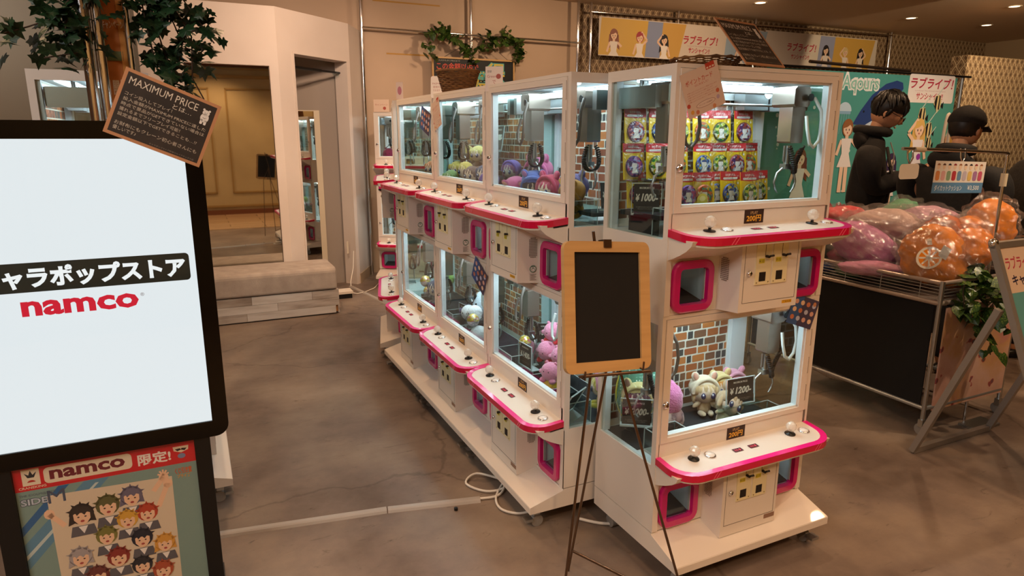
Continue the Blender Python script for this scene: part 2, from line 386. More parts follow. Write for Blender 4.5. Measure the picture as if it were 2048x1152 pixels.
def carriage_mesh():
    m = MB(); m.box(-.042, .042, .11, .22, .735, .81, .01); m.box(-.03, .036, .125, .19, .600, .74, .006)
    m.m = 1; m.cyl((-.035, .245, .79), (-.035, .25, .79), .022, 14); m.m = 2; m.cyl((.03, .099, .77), (.03, .095, .77), .014, 12)
    return m.mesh('carriage', [M_STEEL2, M_WHITE2, M_BLACK])
def claw_mesh():
    m = MB(); m.cyl((0, .16, .59), (0, .16, .515), .012, 10); m.cyl((.018, .16, .59), (.018, .16, .53), .004, 6); m.cyl((-.018, .16, .59), (-.018, .16, .53), .004, 6)
    m.box(-.02, .02, .145, .175, .50, .52)
    for s in (-1, 1): m.tube([(s*.015, .16, .505), (s*.045, .16, .485), (s*.058, .16, .45), (s*.05, .16, .425), (s*.036, .16, .408)], [.005, .005, .0045, .005, .003], 6)
    return m.mesh('claw', M_STEEL)
def coil_mesh():
    m = MB(); pts = []; n = 300
    for i in range(n+1):
        t = i/n; a = pi*(1-t); c = Vector((.035+.035*cos(a), .15+.02*sin(a*2), .585-.10*sin(a)))
        w = t*2*pi*36; pts.append(c+Vector((.0075*cos(w), .0075*sin(w), .003*cos(w))))
    m.tube(pts, .0034, 5); return m.mesh('coiled_cord', M_BLACK)
def hose_mesh(mat_):
    pts = [(.05, .10, .77), (.065, .075, .72), (.07, .07, .66), (.06, .07, .61), (.035, .07, .585), (.012, .07, .60), (.0, .075, .65), (.005, .09, .70)]
    m = MB(); m.tube(pts, .0065, 7); return m.mesh('loop_hose', mat_)
def joystick_parts():
    b = MB(); b.lathe([(0, .0), (.022, .0), (.021, .003), (.006, .004), (.005, .016), (0, .016)], 18)
    c = MB(); c.ell((0, 0, .033), .0215, 11, 8); c.sm = [False]*len(c.f)
    return b.mesh('joystick', M_BLACK), c.mesh('ball_knob', M_BALL)
def button_mesh():
    m = MB(); m.lathe([(0, 0), (.023, 0), (.022, .004), (.018, .005)], 20); m.m = 1; m.lathe([(.018, .005), (.014, .009), (0, .0105)], 20)
    return m.mesh('push_button', [M_CHROME, mat('button_lens', 'e9e4dd', .2, coat=.5)])
def display_mesh():
    m = Print(.0003); m.ink('5c0f24').rect(-.022, -.011, .022, .011); m.ink('2b0a12').rect(-.019, -.008, .019, .008)
    m.ink('d8334a', 1.2).text('88', -.016, -.006, .002, .006); m.ink('ff5060', 2.).text('0', .006, -.006, .014, .006)
    me = m.done('credit_display'); me.transform(Matrix.Rotation(-pi/2, 4, 'X')); return me
def coinbox_mesh(lower):
    m = MB(); z0 = -.035 if lower else -.004; d = -.10; x0, x1 = .245, .545
    # body narrows a little forward, top fades into the cove
    zb = z0 if lower else .0
    v = [(x0, .004, zb), (x1, .004, zb), (x1-.006, d, zb+(0 if lower else .008)), (x0+.006, d, zb+(0 if lower else .008)), (x0, .004, .272), (x1, .004, .272), (x1-.006, d, .272), (x0+.006, d, .272)]
    m.add(v, [(0, 3, 2, 1), (4, 5, 6, 7), (0, 1, 5, 4), (1, 2, 6, 5), (2, 3, 7, 6), (3, 0, 4, 7)], False)
    for s, x in ((-1, x0+.001), (1, x1-.001)):                 # swept fillets either side
        pr = [(-.10, .275), (-.04, .275), (.0, .225), (-.03, .24), (-.07, .258)]
        for k in range(4):
            a = x+s*.012*k; b = a+s*.012; dz = k*k*.004
            m.prism([(-.095+.02*k, .276), (.003, .276), (.003, .225+dz)], min(a, b), max(a, b), 'x')
    m.m = 1; e = d-.0006
    X0, X1, Z0, Z1 = x0+.022, x1-.02, z0+.045, .262             # shut line of the service door
    for b in ((X0, X1, Z0, Z0+.0012), (X0, X1, Z1, Z1+.0012), (X0, X0+.0012, Z0, Z1), (X1, X1+.0012, Z0, Z1)): m.box(b[0], b[1], e, d, b[2], b[3])
    return m.mesh('coin_box', [M_WHITE, M_DKLINE])
def coinplate_mesh():
    m = Print(.002, -.1035); m.ink(M_CREAM); m.box(0, .072, -.1035, -.1, 0, .158)
    m.ink('6b5d3c').rect(.040, .10, .043, .145); m.ink('1a1512').rect(.018, .012, .05, .046)
    m.ink('d9c83c').rect(.012, .078, .040, .096); m.ink('3a3410').text('¥100', .014, .081, .038, .093)
    m.ink('1c1814'); m.box(.041, .052, -.118, -.1035, .098, .107, .003); m.cyl((.05, -.118, .105), (.064, -.122, .107), .004, 8)
    m.ink('8a7a4c')
    for p in ((.008, .15), (.064, .15), (.008, .008), (.064, .008)): m.disc(p[0], p[1], .003, n=8)
    return m.done('coin_mechanism')
def lock_mesh():
    m = MB(); m.M = Matrix.Rotation(pi/2, 4, 'X'); m.lathe([(0, .010), (.007, .010), (.010, .007), (.0105, 0)], 16); m.m = 1; m.box(-.0012, .0012, -.005, .005, .0095, .0108)
    return m.mesh('lock', [M_CHROME, M_BLACK])
def grille_mesh():
    m = MB()
    for i in range(6):
        for j in range(13):
            if (i in (0, 5)) and (j in (0, 12)): continue
            y = -.010-.0068*i; z = .115+.0068*j; m.add([(0, y, z), (0, y-.0038, z), (0, y-.0038, z+.004), (0, y, z+.004)], [(0, 1, 2, 3)], False)
    return m.mesh('speaker_grille', mat('grille_hole', '3d2a1c', .7))
def price_sticker():
    p = Print(); p.ink('33180c').rect(0, 0, .095, .05); p.ink('d8b070').text('1PLAY', .03, .033, .065, .044); p.ink('f0b030').text('200円', .012, .006, .083, .030, .02)
    return p.done('price_sticker')
def asset_label(t):
    p = Print(); p.ink('e0a820').rect(0, 0, .05, .012); p.ink('4a3010').text(t, .004, .002, .046, .010); return p.done('asset_label')
def mascot_sticker():
    p = Print(); p.ink('3d6b4c').disc(.02, .055, .016); p.ink('efe9df').disc(.02, .055, .0125); p.ink('3d6b4c').disc(.02, .052, .008, .007); p.ink('efe9df').disc(.02, .051, .006, .005)
    p.ink('3d6b4c').disc(.0165, .064, .003, n=8).disc(.0235, .064, .003, n=8)
    p.ink('8d8478')
    for k in range(5): p.rect(.004, .03-k*.006, .036-(k % 2)*.008, .032-k*.006)
    me = p.done('notice_sticker'); me.transform(Matrix.Rotation(pi/2, 4, 'Z')); return me
def lock_disc():
    m = MB(); m.M = Matrix.Translation((.029, -.004, .52)) @ Matrix.Rotation(pi/2, 4, 'X'); m.lathe([(0, .012), (.006, .012), (.0135, .006), (.0145, 0)], 16); m.m = 1; m.lathe([(0, .0125), (.006, .0125)], 12)
    return m.mesh('door_lock', [M_CHROME, mat('lock_face', '5a3526', .4)])
def hinge_mesh():
    m = MB(); m.box(.7605, .7625, -.0048, -.004, 0, .07); m.box(.758, .7605, -.0046, -.004, 0, .0015); m.box(.758, .7605, -.0046, -.004, .0685, .07); return m.mesh('hinge', mat('hinge_line', '8c7d70', .5))
def crane_unit(T, z0, lower, bricks='joined', seed=1, cr=((.13, .0, 'g'), (.62, -.04, 'w')), cool=1.0, asset='TTB0428'):
    """all parts of one play unit; T the cabinet, z0 the unit's foot"""
    Z = Matrix.Translation((0, 0, z0)); P = lambda n, me, par=T, M=Z: put(n, me, par, M)
    body = P('lower_body' if lower else 'upper_body', cached('body%d' % lower, lambda: body_mesh(lower)))
    put('inner_lining', cached('lining', interior_mesh), body)
    bp = P('brick_panel', cached('bpanel', lambda: bx(.05, .69, MD-.0145, MD-.0122, .272, .83, mats=mat('mortar_print', 'd2cdbe', .7), name='brick_panel')))
    lay = brick_layout(.052, .688, .30, .822, seed)
    if bricks == 'single':
        for (a, b, c, d, k) in lay:
            o = put('brick', cached('ub%d' % k, lambda: unit_brick(k)), bp); o.matrix_basis = Matrix.Translation((a, MD-.0145, c)) @ Matrix.Diagonal((b-a, .0006, d-c, 1))
    else:
        def jb():
            m = MB()
            for (a, b, c, d, k) in lay: m.m = k; m.box(a, b, MD-.0151, MD-.0145, c, d)
            return m.mesh('brick_courses', BM)
        tag(put('brick_courses', cached('jb%d' % seed, jb), bp), kind='stuff')
    for x in (.004, MW-.006): P('side_pane', cached('sp%g' % x, lambda: bx(x, x+.002, .022, MD-.022, .268, .826, mats=M_GLASS, name='side_pane')))
    d = P('door_frame', cached('door', door_mesh)); put('door_pane', cached('pane', lambda: bx(.042, .734, .004, .0065, .381, .824, mats=M_GLASS, name='door_pane')), d)
    put('glazing_bead', cached('bead', inner_trim_mesh), d); put('door_lock', cached('dlock', lock_disc), d)
    for hz in (.41, .53, .65, .76): put('hinge', cached('hinge', hinge_mesh), d, Matrix.Translation((0, 0, hz)))
    sh = P('control_shelf', cached('shelf', shelf_mesh)); put('shelf_trim', cached('trim', trim_mesh), sh)
    tilt = Matrix.Rotation(math.atan(.10), 4, 'X')
    for x in (.135, .635):
        J, K = cached('joy', joystick_parts); j = P('joystick', J, T, Z @ Matrix.Translation((x, -.055, slz(-.055)-.001)) @ tilt); put('ball_knob', K, j)
    for x in (.212, .710): P('push_button', cached('btn', button_mesh), T, Z @ Matrix.Translation((x, -.058, slz(-.058)-.002)) @ tilt)
    for x in (.34, .42): P('credit_display', cached('disp', display_mesh), T, Z @ Matrix.Translation((x, -.07, slz(-.07)-.0005)) @ tilt)
    P('price_sticker', cached('ps', price_sticker), T, Z @ Matrix.Translation((.346, -.0006, .313)))
    for k, x0 in enumerate((.028, .576)):
        q = P('prize_door', cached('pd%d' % k, lambda: ring_frame(x0, x0+.186, .006, .196, .029, -.014, .004, .044).mesh('prize_door', M_TRIM2)))
        put('clear_flap', cached('fl%d' % k, lambda: bx(x0+.03, x0+.156, .006, .008, .036, .168, mats=M_ACRYL, name='clear_flap')), q)
        def chute():
            m = MB(); a, b = x0+.022, x0+.165
            m.quad((a, .15, .03), (b, .15, .03), (b, .15, .262), (a, .15, .262)); m.quad((a, .016, .03), (a, .15, .03), (a, .15, .262), (a, .016, .262)); m.quad((b, .016, .03), (b, .15, .03), (b, .15, .262), (b, .016, .262))
            m.m = 1; m.quad((a, .016, .032), (b, .016, .032), (b, .15, .06), (a, .15, .06)); return m.mesh('prize_chute', [M_WHITE2, M_DARKMAT])
        put('prize_chute', cached('ch%d' % k, chute), q)
    cb = P('coin_box', cached('cb%d' % lower, lambda: coinbox_mesh(lower)))
    for k, x in enumerate((.318, .400)): put('coin_mechanism', cached('cm', coinplate_mesh), cb, Matrix.Translation((x, 0, .105)))
    put('lock', cached('lock', lock_mesh), cb, Matrix.Translation((.290, -.1, .150)))
    g = put('speaker_grille', cached('gr', grille_mesh), cb, Matrix.Translation((.2435, .0, 0))); g = put('speaker_grille', cached('gr', grille_mesh), cb, Matrix.Translation((.5468, 0, 0)))
    if not lower:
        put('asset_label', cached('al', lambda: asset_label(asset)), cb, Matrix.Translation((.465, -.1002, .022)))
        put('notice_sticker', cached('ms', mascot_sticker), cb, Matrix.Translation((.5462, -.048, .01)))
    else:
        put('asset_label', cached('al2', lambda: bx(0, .055, -.001, 0, 0, .018, mats=mat('brown_label', '8d6c58', .5), name='asset_label')), cb, Matrix.Translation((.48, -.1, -.012)))
    ga = P('gantry', cached('gantry', gantry_mesh))
    for (x, y, kind) in cr:
        c = put('carriage', cached('carr', carriage_mesh), T, Z @ Matrix.Translation((x, y, 0)))
        put('claw', cached('claw', claw_mesh), c); put('coiled_cord', cached('coil', coil_mesh), c); put('loop_hose', cached('hose'+kind, lambda: hose_mesh(M_GREYT if kind == 'g' else M_TUBEW)), c)
    def tubes():
        m = MB()
        for y in (.09, .32): m.cyl((.08, y, .828), (.70, y, .828), .0075, 8)
        return m.mesh('lamp_tubes', M_LED)
    P('lamp_tubes', cached('leds', tubes))
    l = lamp('AREA', 'cabinet_lamp', (0, 0, 0), 5.2*cool, (.80, .93, 1.0), shape='RECTANGLE', size=.62, size_y=.22); l.parent = T; l.matrix_basis = Matrix.Translation((.39, .17, z0+.822))
def platform_mesh():
    m = MB(); m.prism([(.004, .18), (.0, .174), (-.154, .130), (-.156, .126), (-.156, .098), (.40, .098), (.40, .18)], 0, MW, 'x'); return m.mesh('base_platform', M_WHITE)
def caster(T, x, y, front=True):
    m = MB(); m.M = Matrix.Translation((x, y, 0)); m.box(-.016, .016, -.016, .016, .06, .098); m.m = 1; m.cyl((-.011, .006, .028), (.011, .006, .028), .0275, 16)
    m.m = 0
    if front: m.box(-.02, .02, -.055, -.02, .035, .048)
    return m.mesh('caster', [M_STEEL, mat('caster_tyre', '8b8680', .5)])
def cabinet(label, M, brick=('joined', 'joined'), seed=1, cool=1., upper_cr=None, lower_cr=None, upper=True):
    T = thing('crane_game_cabinet', label, 'crane game', M, 'stacked crane game cabinets')
    kw = {}
    crane_unit(T, .185, True, brick[1], seed, cool=cool, **({'cr': lower_cr} if lower_cr else {}))
    crane_unit(T, 1.045, False, brick[0], seed+50, cool=cool, **({'cr': upper_cr} if upper_cr else {}))
    put('base_platform', cached('plat', platform_mesh), T)
    for i, (x, y) in enumerate(((.06, -.10), (.73, -.10), (.06, .34), (.73, .34))): put('caster', cached('cas%d' % i, lambda: caster(T, x, y, y < 0)), T)
    return T
MA = Matrix.Translation((.5378, 2.2925, 0)) @ Matrix.Rotation(.4520, 4, 'Z')
def MBn(k):
    return Matrix.Translation((.2205, 2.619, 0)) @ Matrix.Rotation(-1.1275, 4, 'Z') @ Matrix.Translation((-(k+1)*(MW+.001)+.001, 0, 0))
MC = FM(1.535, 5.51, 0, -105); MDm = FM(1.853, 7.373, 0, -31.5); ME = FM(-.108, 3.075, 0, 90)
cabA = cabinet('near white crane game cabinet behind the easel, badge cards above and cat-eared dolls below', MA, ('single', 'single'), 3, upper_cr=((.085, -.02, 'g'), (.655, -.05, 'w')), lower_cr=((.07, 0, 'g'), (.66, -.03, 'w')))
cabB1 = cabinet('white crane game cabinet nearest in the left row, hooded plush above and pink plush below', MBn(0), ('single', 'single'), 11, upper_cr=((.22, -.02, 'g'), (.64, .02, 'g')), lower_cr=((.16, 0, 'g'), (.5, .02, 'w')))
cabB2 = cabinet('middle white crane game cabinet of the left row, many small dolls in its top unit', MBn(1), ('joined', 'joined'), 17, upper_cr=((.10, -.02, 'g'), (.45, 0, 'g')))
cabB3 = cabinet('white crane game cabinet, farthest of the left row with nearly empty top unit', MBn(2), ('joined', 'joined'), 23)
cabC = cabinet('white crane game cabinet turned away behind the far end of the left row', MC, ('joined', 'joined'), 29)
cabD = cabinet('white crane game cabinet standing against the back wall beside the white pilaster', MDm, ('joined', 'joined'), 31)
cabE = cabinet('white crane game cabinet behind the lit display screen and chrome poles', ME, ('joined', 'joined'), 37)
# ================================================================== the room
GF = FM(0, 0)
def st(name, mb_or_mesh, mats=None, M=None):
    me = mb_or_mesh.mesh(name, mats) if isinstance(mb_or_mesh, MB) else mb_or_mesh
    return tag(put(name, me, None, M if M is not None else GF), kind='structure')
def concrete():
    m = mat('polished_concrete', 'ffffff', .42); b = m.node_tree.nodes['Principled BSDF']
    tc = N(m, 'ShaderNodeTexCoord'); n1 = N(m, 'ShaderNodeTexNoise'); n1.inputs['Scale'].default_value = 1.3; n1.inputs['Detail'].default_value = 8; n1.inputs['Roughness'].default_value = .62
    L(m, tc.outputs['Object'], n1.inputs['Vector']); r1 = ramp(m, n1.outputs[0], [(.30, '54453a'), (.46, '75655a'), (.58, '887768'), (.74, '9c8b7a')])
    mp = N(m, 'ShaderNodeMapping'); mp.inputs['Scale'].default_value = (3, 9, 1); mp.inputs['Rotation'].default_value = (0, 0, .3); L(m, tc.outputs['Object'], mp.inputs[0])
    n2 = N(m, 'ShaderNodeTexNoise'); n2.inputs['Scale'].default_value = 2.2; n2.inputs['Detail'].default_value = 9; n2.inputs['Roughness'].default_value = .75; n2.inputs['Distortion'].default_value = .8; L(m, mp.outputs[0], n2.inputs['Vector'])
    r2 = ramp(m, n2.outputs[0], [(.0, 'ffffff'), (.60, 'ffffff'), (.68, '9c9188'), (.75, '6a5d52')])
    mx = N(m, 'ShaderNodeMixRGB', blend_type='MULTIPLY'); mx.inputs[0].default_value = .75; L(m, r1.outputs[0], mx.inputs[1]); L(m, r2.outputs[0], mx.inputs[2])
    # hairline cracks
    n3 = N(m, 'ShaderNodeTexNoise'); n3.inputs['Scale'].default_value = 2.5; n3.inputs['Detail'].default_value = 5; L(m, tc.outputs['Object'], n3.inputs['Vector'])
    av = N(m, 'ShaderNodeVectorMath', operation='MULTIPLY_ADD'); av.inputs[1].default_value = (.5, .5, .5); L(m, n3.outputs['Color'], av.inputs[0]); L(m, tc.outputs['Object'], av.inputs[2])
    vo = N(m, 'ShaderNodeTexVoronoi', feature='DISTANCE_TO_EDGE'); vo.inputs['Scale'].default_value = .55; L(m, av.outputs[0], vo.inputs['Vector'])
    r3 = ramp(m, vo.outputs['Distance'], [(.0, '5a4c42'), (.004, '8c8078'), (.008, 'ffffff'), (1, 'ffffff')])
    m2 = N(m, 'ShaderNodeMixRGB', blend_type='MULTIPLY'); m2.inputs[0].default_value = .35; L(m, mx.outputs[0], m2.inputs[1]); L(m, r3.outputs[0], m2.inputs[2]); L(m, m2.outputs[0], b.inputs['Base Color'])
    rr = N(m, 'ShaderNodeMapRange'); rr.inputs[3].default_value = .30; rr.inputs[4].default_value = .55; L(m, n2.outputs[0], rr.inputs[0]); L(m, rr.outputs[0], b.inputs['Roughness'])
    n4 = N(m, 'ShaderNodeTexNoise'); n4.inputs['Scale'].default_value = 90; L(m, tc.outputs['Object'], n4.inputs['Vector'])
    bp = N(m, 'ShaderNodeBump'); bp.inputs['Strength'].default_value = .08; bp.inputs['Distance'].default_value = .004; L(m, n4.outputs[0], bp.inputs['Height']); L(m, bp.outputs[0], b.inputs['Normal'])
    return m
def stone_tile():
    m = mat('corridor_stone', 'ffffff', .22); b = m.node_tree.nodes['Principled BSDF']; tc = N(m, 'ShaderNodeTexCoord')
    br = N(m, 'ShaderNodeTexBrick'); br.inputs['Color1'].default_value = lin('b79a78'); br.inputs['Color2'].default_value = lin('a88a68'); br.inputs['Mortar'].default_value = lin('6c543c')
    br.inputs['Scale'].default_value = 1; br.inputs['Mortar Size'].default_value = .006; br.inputs['Brick Width'].default_value = 1.2; br.inputs['Row Height'].default_value = .3; L(m, tc.outputs['Object'], br.inputs['Vector']); L(m, br.outputs[0], b.inputs['Base Color']); return m
st('floor', MB().box(-6, 13.6, .69, 8.6, -.05, 0), concrete())
st('floor', MB().box(-6, 13.6, -2.2, .69, -.05, 0), stone_tile())
st('ceiling', MB().box(-6, 13.6, -2.2, 8.6, CEIL, CEIL+.05), mat('ceiling_paint', 'd2bfa8', .85))
WP = noise_mat('partition_paint', [(.3, 'd9cabd'), (.7, 'e0d2c6')], 2, 3, .75)
BEIGE = noise_mat('beige_board', [(.3, 'bfa48a'), (.7, 'c9ae94')], 1.5, 3, .7)
GREYW = mat('grey_paint', '9d9186', .8)
Sx, Sz = .841, 6.83; dx, dz = .762, .648; nx, nz = -.648, .762
def W2(t, o=0.): return (Sx+dx*t+nx*o, Sz+dz*t+nz*o)
st('wall_left', MB().prism([(-1.6, 6.83), (.841, 6.83), W2(.001, .12), (-1.6, 6.95)], 0, 2.81, 'z'), WP)
m = MB()
for t0, t1, z0, z1 in ((0, .215, 0, 2.42), (1.02, 1.073, 0, 2.42), (0, 1.073, 2.42, 2.81)):
    m.prism([W2(t0), W2(t1), W2(t1, .16), W2(t0, .16)], z0, z1, 'z')
w2 = st('wall_left', m, WP)
m = MB()
for t0, t1, z0, z1 in ((.195, .215, 0, 2.44), (.215, 1.02, 2.42, 2.44)): m.prism([W2(t0, -.008), W2(t1, -.008), W2(t1, .0), W2(t0, .0)], z0, z1, 'z')
st('trim_1', m, WP)
T_ = W2(1.073)
st('wall_pilaster', MB().prism([T_, (1.885, 7.98), (1.66, 8.05), (1.46, 7.75)], 0, 3.35 if False else 2.81, 'z'), WP)
m = MB(); q0, q1 = T_, (1.885, 7.98); ddx, ddz = q1[0]-q0[0], q1[1]-q0[1]; ln = hypot(ddx, ddz); ox, oz = ddz/ln*.008, -ddx/ln*.008
m.prism([(q0[0]+ox, q0[1]+oz), (q1[0]+ox, q1[1]+oz), q1, q0], 0, .11, 'z'); st('baseboard_right', m, mat('beige_skirting', 'b39c80', .5))
# fitting booth behind the doorway
BB = 7.65; MX0, MX1 = .95, 1.262
m = MB(); m.box(.2, 1.62, BB, BB+.06, 0, 2.81); m.box(.2, .26, 7.0, BB, 0, 2.81); st('wall_booth', m, GREYW)
st('wall_back', MB().box(-6, 1.6, 8.06, 8.16, 0, CEIL), BEIGE)
st('wall_back', MB().box(1.6, 4.80, 8.06, 8.16, 0, CEIL), BEIGE)
def damask():
    m = mat('damask_wallpaper', 'ffffff', .65); b = m.node_tree.nodes['Principled BSDF']; tc = N(m, 'ShaderNodeTexCoord'); sp = N(m, 'ShaderNodeSeparateXYZ'); L(m, tc.outputs['Object'], sp.inputs[0])
    def mth(op, a, b_=None, c=None):
        n = N(m, 'ShaderNodeMath', operation=op)
        for i, x in enumerate((a, b_, c)):
            if x is None: continue
            if hasattr(x, 'links'): L(m, x, n.inputs[i])
            else: n.inputs[i].default_value = x
        return n.outputs[0]
    ab_ = mth('ADD', sp.outputs[0], sp.outputs[1])
    wob = mth('MULTIPLY', mth('SINE', mth('MULTIPLY', sp.outputs[2], 2*pi/.17)), .16)
    x = mth('MULTIPLY', ab_, pi/.105); z = mth('MULTIPLY', sp.outputs[2], pi/.17)
    A = mth('ABSOLUTE', mth('SINE', mth('ADD', mth('ADD', x, z), wob))); B = mth('ABSOLUTE', mth('SINE', mth('ADD', mth('SUBTRACT', x, z), wob)))
    mn = mth('MINIMUM', A, B)
    r = ramp(m, mn, [(.0, 'bea888'), (.20, 'b39c7c'), (.28, '735a40'), (.55, '6b523a'), (.64, 'a08868'), (.76, '9a8262'), (.84, '5e4630'), (1, '584230')])
    n = N(m, 'ShaderNodeTexNoise'); n.inputs['Scale'].default_value = 30; L(m, tc.outputs['Object'], n.inputs['Vector'])
    mx = N(m, 'ShaderNodeMixRGB', blend_type='OVERLAY'); mx.inputs[0].default_value = .35; L(m, r.outputs[0], mx.inputs[1]); L(m, n.outputs[0], mx.inputs[2]); L(m, mx.outputs[0], b.inputs['Base Color']); return m
DAM = damask()
st('wall_back', MB().box(4.80, 13.6, 8.07, 8.17, 0, CEIL), DAM)
st('wall_right', MB().box(13.6, 13.7, -2.2, 8.2, 0, CEIL), mat('far_wall', '9c8568', .8))
st('wall_partition', MB().box(9.02, 13.5, 5.55, 5.75, 0, 2.67), DAM)
st('wall_far_left', MB().box(-6.1, -6, -2.2, 8.6, 0, CEIL), BEIGE)
# yellow panelled shop front across the corridor (seen in the fitting mirror)
YEL = noise_mat('yellow_plaster', [(.3, 'a8946c'), (.7, 'bca97e')], 1.2, 5, .6); YD = mat('yellow_moulding', '9a7c48', .5)
m = MB(); m.box(-6, 13.6, -1.9, -1.76, 0, CEIL); yw = st('wall_front', m, YEL)
m = MB()
for a in (-3.2, -1.2, .8, 2.8, 4.8):
    for z0, z1 in ((.45, 2.55),):
        for b in ((a, a+1.7, z0, z0+.03), (a, a+1.7, z1, z1+.03), (a, a+.03, z0, z1+.03), (a+1.67, a+1.7, z0, z1+.03)): m.box(b[0], b[1], -1.76, -1.74, b[2], b[3])
m.box(-6, 13.6, -1.76, -1.735, .16, .2); m.box(-6, 13.6, -1.76, -1.72, 2.78, 2.84); m.box(-6, 13.6, -1.76, -1.72, 2.95, 2.98)
st('trim_2', m, YD)
st('baseboard_front', MB().box(-6, 13.6, -1.76, -1.735, 0, .10), mat('brown_base', '6f3f22', .5))
m = MB(); m.box(-6, 13.6, -1.78, -1.70, 3.0, 3.2); st('trim_3', m, mat('brown_fascia', '5c2f1a', .5))
# corridor door opening with black frame, brown notice board and lettering on the yellow wall
m = MB(); m.box(-6, -1.45, -1.74, -1.70, 2.9, 2.98); m.box(-1.49, -1.45, -1.74, -1.70, 0, 2.9); m.box(-6, -1.3, -1.74, -1.66, 0, .08)
tag(put('glass_screen', m.mesh('glass_screen', M_BLACK), None, GF), 'black framed glass screen of the yellow shop front across the corridor', 'glass screen')
p = Print(); p.ink('3a2414').rect(0, 0, .30, .62); p.ink('8c7a64').rect(.06, .55, .16, .57)
Mf = GF @ Matrix.Translation((.25, -1.74, .95)) @ Matrix.Rotation(pi, 4, 'Z')
tag(put('notice_board', p.done('notice_board'), None, Mf), 'dark brown notice board on the yellow wall, seen in the mirror', 'notice board')
p = Print(); p.ink('40301c').text('Jane Marple', .22, .09, .50, .14, .02); p.text('Jane Marple Dans Le Salon', 0, 0, .72, .06, .02)
tag(put('wall_lettering', p.done('wall_lettering'), None, GF @ Matrix.Translation((.25, -1.735, 1.9)) @ Matrix.Rotation(pi, 4, 'Z')), 'small dark shop lettering on the yellow wall, seen reversed in the mirror', 'lettering')
# satin metal column and panel wall at the far left
def satin_wall():
    m = mat('satin_panel', 'ffffff', .28, .75); b = m.node_tree.nodes['Principled BSDF']; tc = N(m, 'ShaderNodeTexCoord'); mp = N(m, 'ShaderNodeMapping'); mp.inputs['Scale'].default_value = (9, 9, .15); L(m, tc.outputs['Object'], mp.inputs[0])
    n = N(m, 'ShaderNodeTexNoise'); n.inputs['Scale'].default_value = 1.2; n.inputs['Detail'].default_value = 3; L(m, mp.outputs[0], n.inputs['Vector']); r = ramp(m, n.outputs[0], [(.3, '463826'), (.6, '786648')]); L(m, r.outputs[0], b.inputs['Base Color']); return m
m = MB(); m.prism([( -1.55+.55*cos(i*pi/16), 5.3+.55*sin(i*pi/16)) for i in range(32)], 0, CEIL, 'z'); m.sm = [i > 1 for i in range(len(m.f))]
st('trim_4', m, satin_wall())
m = MB(); m.box(-1.05, -.22, 5.0, 5.06, 0, CEIL); st('wall_panel', m, mat('warm_metal_panel', '6c604e', .35, .5))
# skirting cable covers on the floor
def cover(name, p0, p1, w, h, label):
    a = Vector((p0[0], p0[1], 0)); b = Vector((p1[0], p1[1], 0)); d = (b-a); l = d.length; ang = atan2(d.y, d.x); m = MB()
    m.prism([(-w/2, 0), (w/2, 0), (w*.36, h*.7), (w*.2, h), (-w*.2, h), (-w*.36, h*.7)], 0, l, 'x')
    o = put(name, m.mesh(name, mat('grey_pvc', 'aca39a', .45)), None, GF @ Matrix.Translation(a) @ Matrix.Rotation(ang, 4, 'Z')); return tag(o, label, 'cable cover')
cover('cable_cover', (.674, 2.722), (1.089, 2.626), .05, .014, 'grey cable cover strip with its end at the white cords')
cover('cable_cover', (-.6, 2.93), (.668, 2.724), .05, .014, 'long grey cable cover strip running under the display screen')
cover('cable_cover', (1.523, 7.405), (1.684, 6.453), .05, .012, 'grey cable cover strip on the floor by the bench end')
cover('cable_cover', (1.684, 6.45), (1.85, 5.45), .05, .012, 'grey cable cover strip disappearing behind the left cabinet row')
st('trim_5', MB().box(-6, 13.6, .685, .70, 0, .003), mat('brass_strip', '8c7450', .35, .8))
# ---------------- mirrors
m = MB(); m.box(.056, .752, 6.815, 6.829, .30, 2.28)
o = put('wall_mirror', m.mesh('wall_mirror', M_MIRROR), None, GF); tag(o, 'tall frameless mirror on the white wall above the bench', 'mirror')
fr = MB()
for b in ((.050, .056, .30, 2.286), (.752, .758, .30, 2.286), (.050, .758, 2.28, 2.286)): fr.box(b[0], b[1], 6.81, 6.83, b[2], b[3])
o2 = put('edge_strip', fr.mesh('edge_strip', mat('mirror_edge', '5a4a3c', .3, .6)), o); o2.matrix_parent_inverse = o.matrix_world.inverted(); o2.matrix_basis = GF
t = thing('leaning_mirror', 'tall narrow mirror leaning inside the doorway of the booth', 'mirror', GF)
m = MB(); m.box(MX0, MX1, BB-.045, BB-.04, .02, 1.91); put('mirror_glass', m.mesh('mirror_glass', M_MIRROR), t)
m = MB()
for b in ((MX0-.012, MX0, 0, 1.92), (MX1, MX1+.06, 0, 1.92), (MX0, MX1, 1.91, 1.92), (MX0, MX1, 0, .02)): m.box(b[0], b[1], BB-.05, BB-.02, b[2], b[3])
put('mirror_frame', m.mesh('mirror_frame', mat('cream_frame', 'd6c8ae', .5)), t)
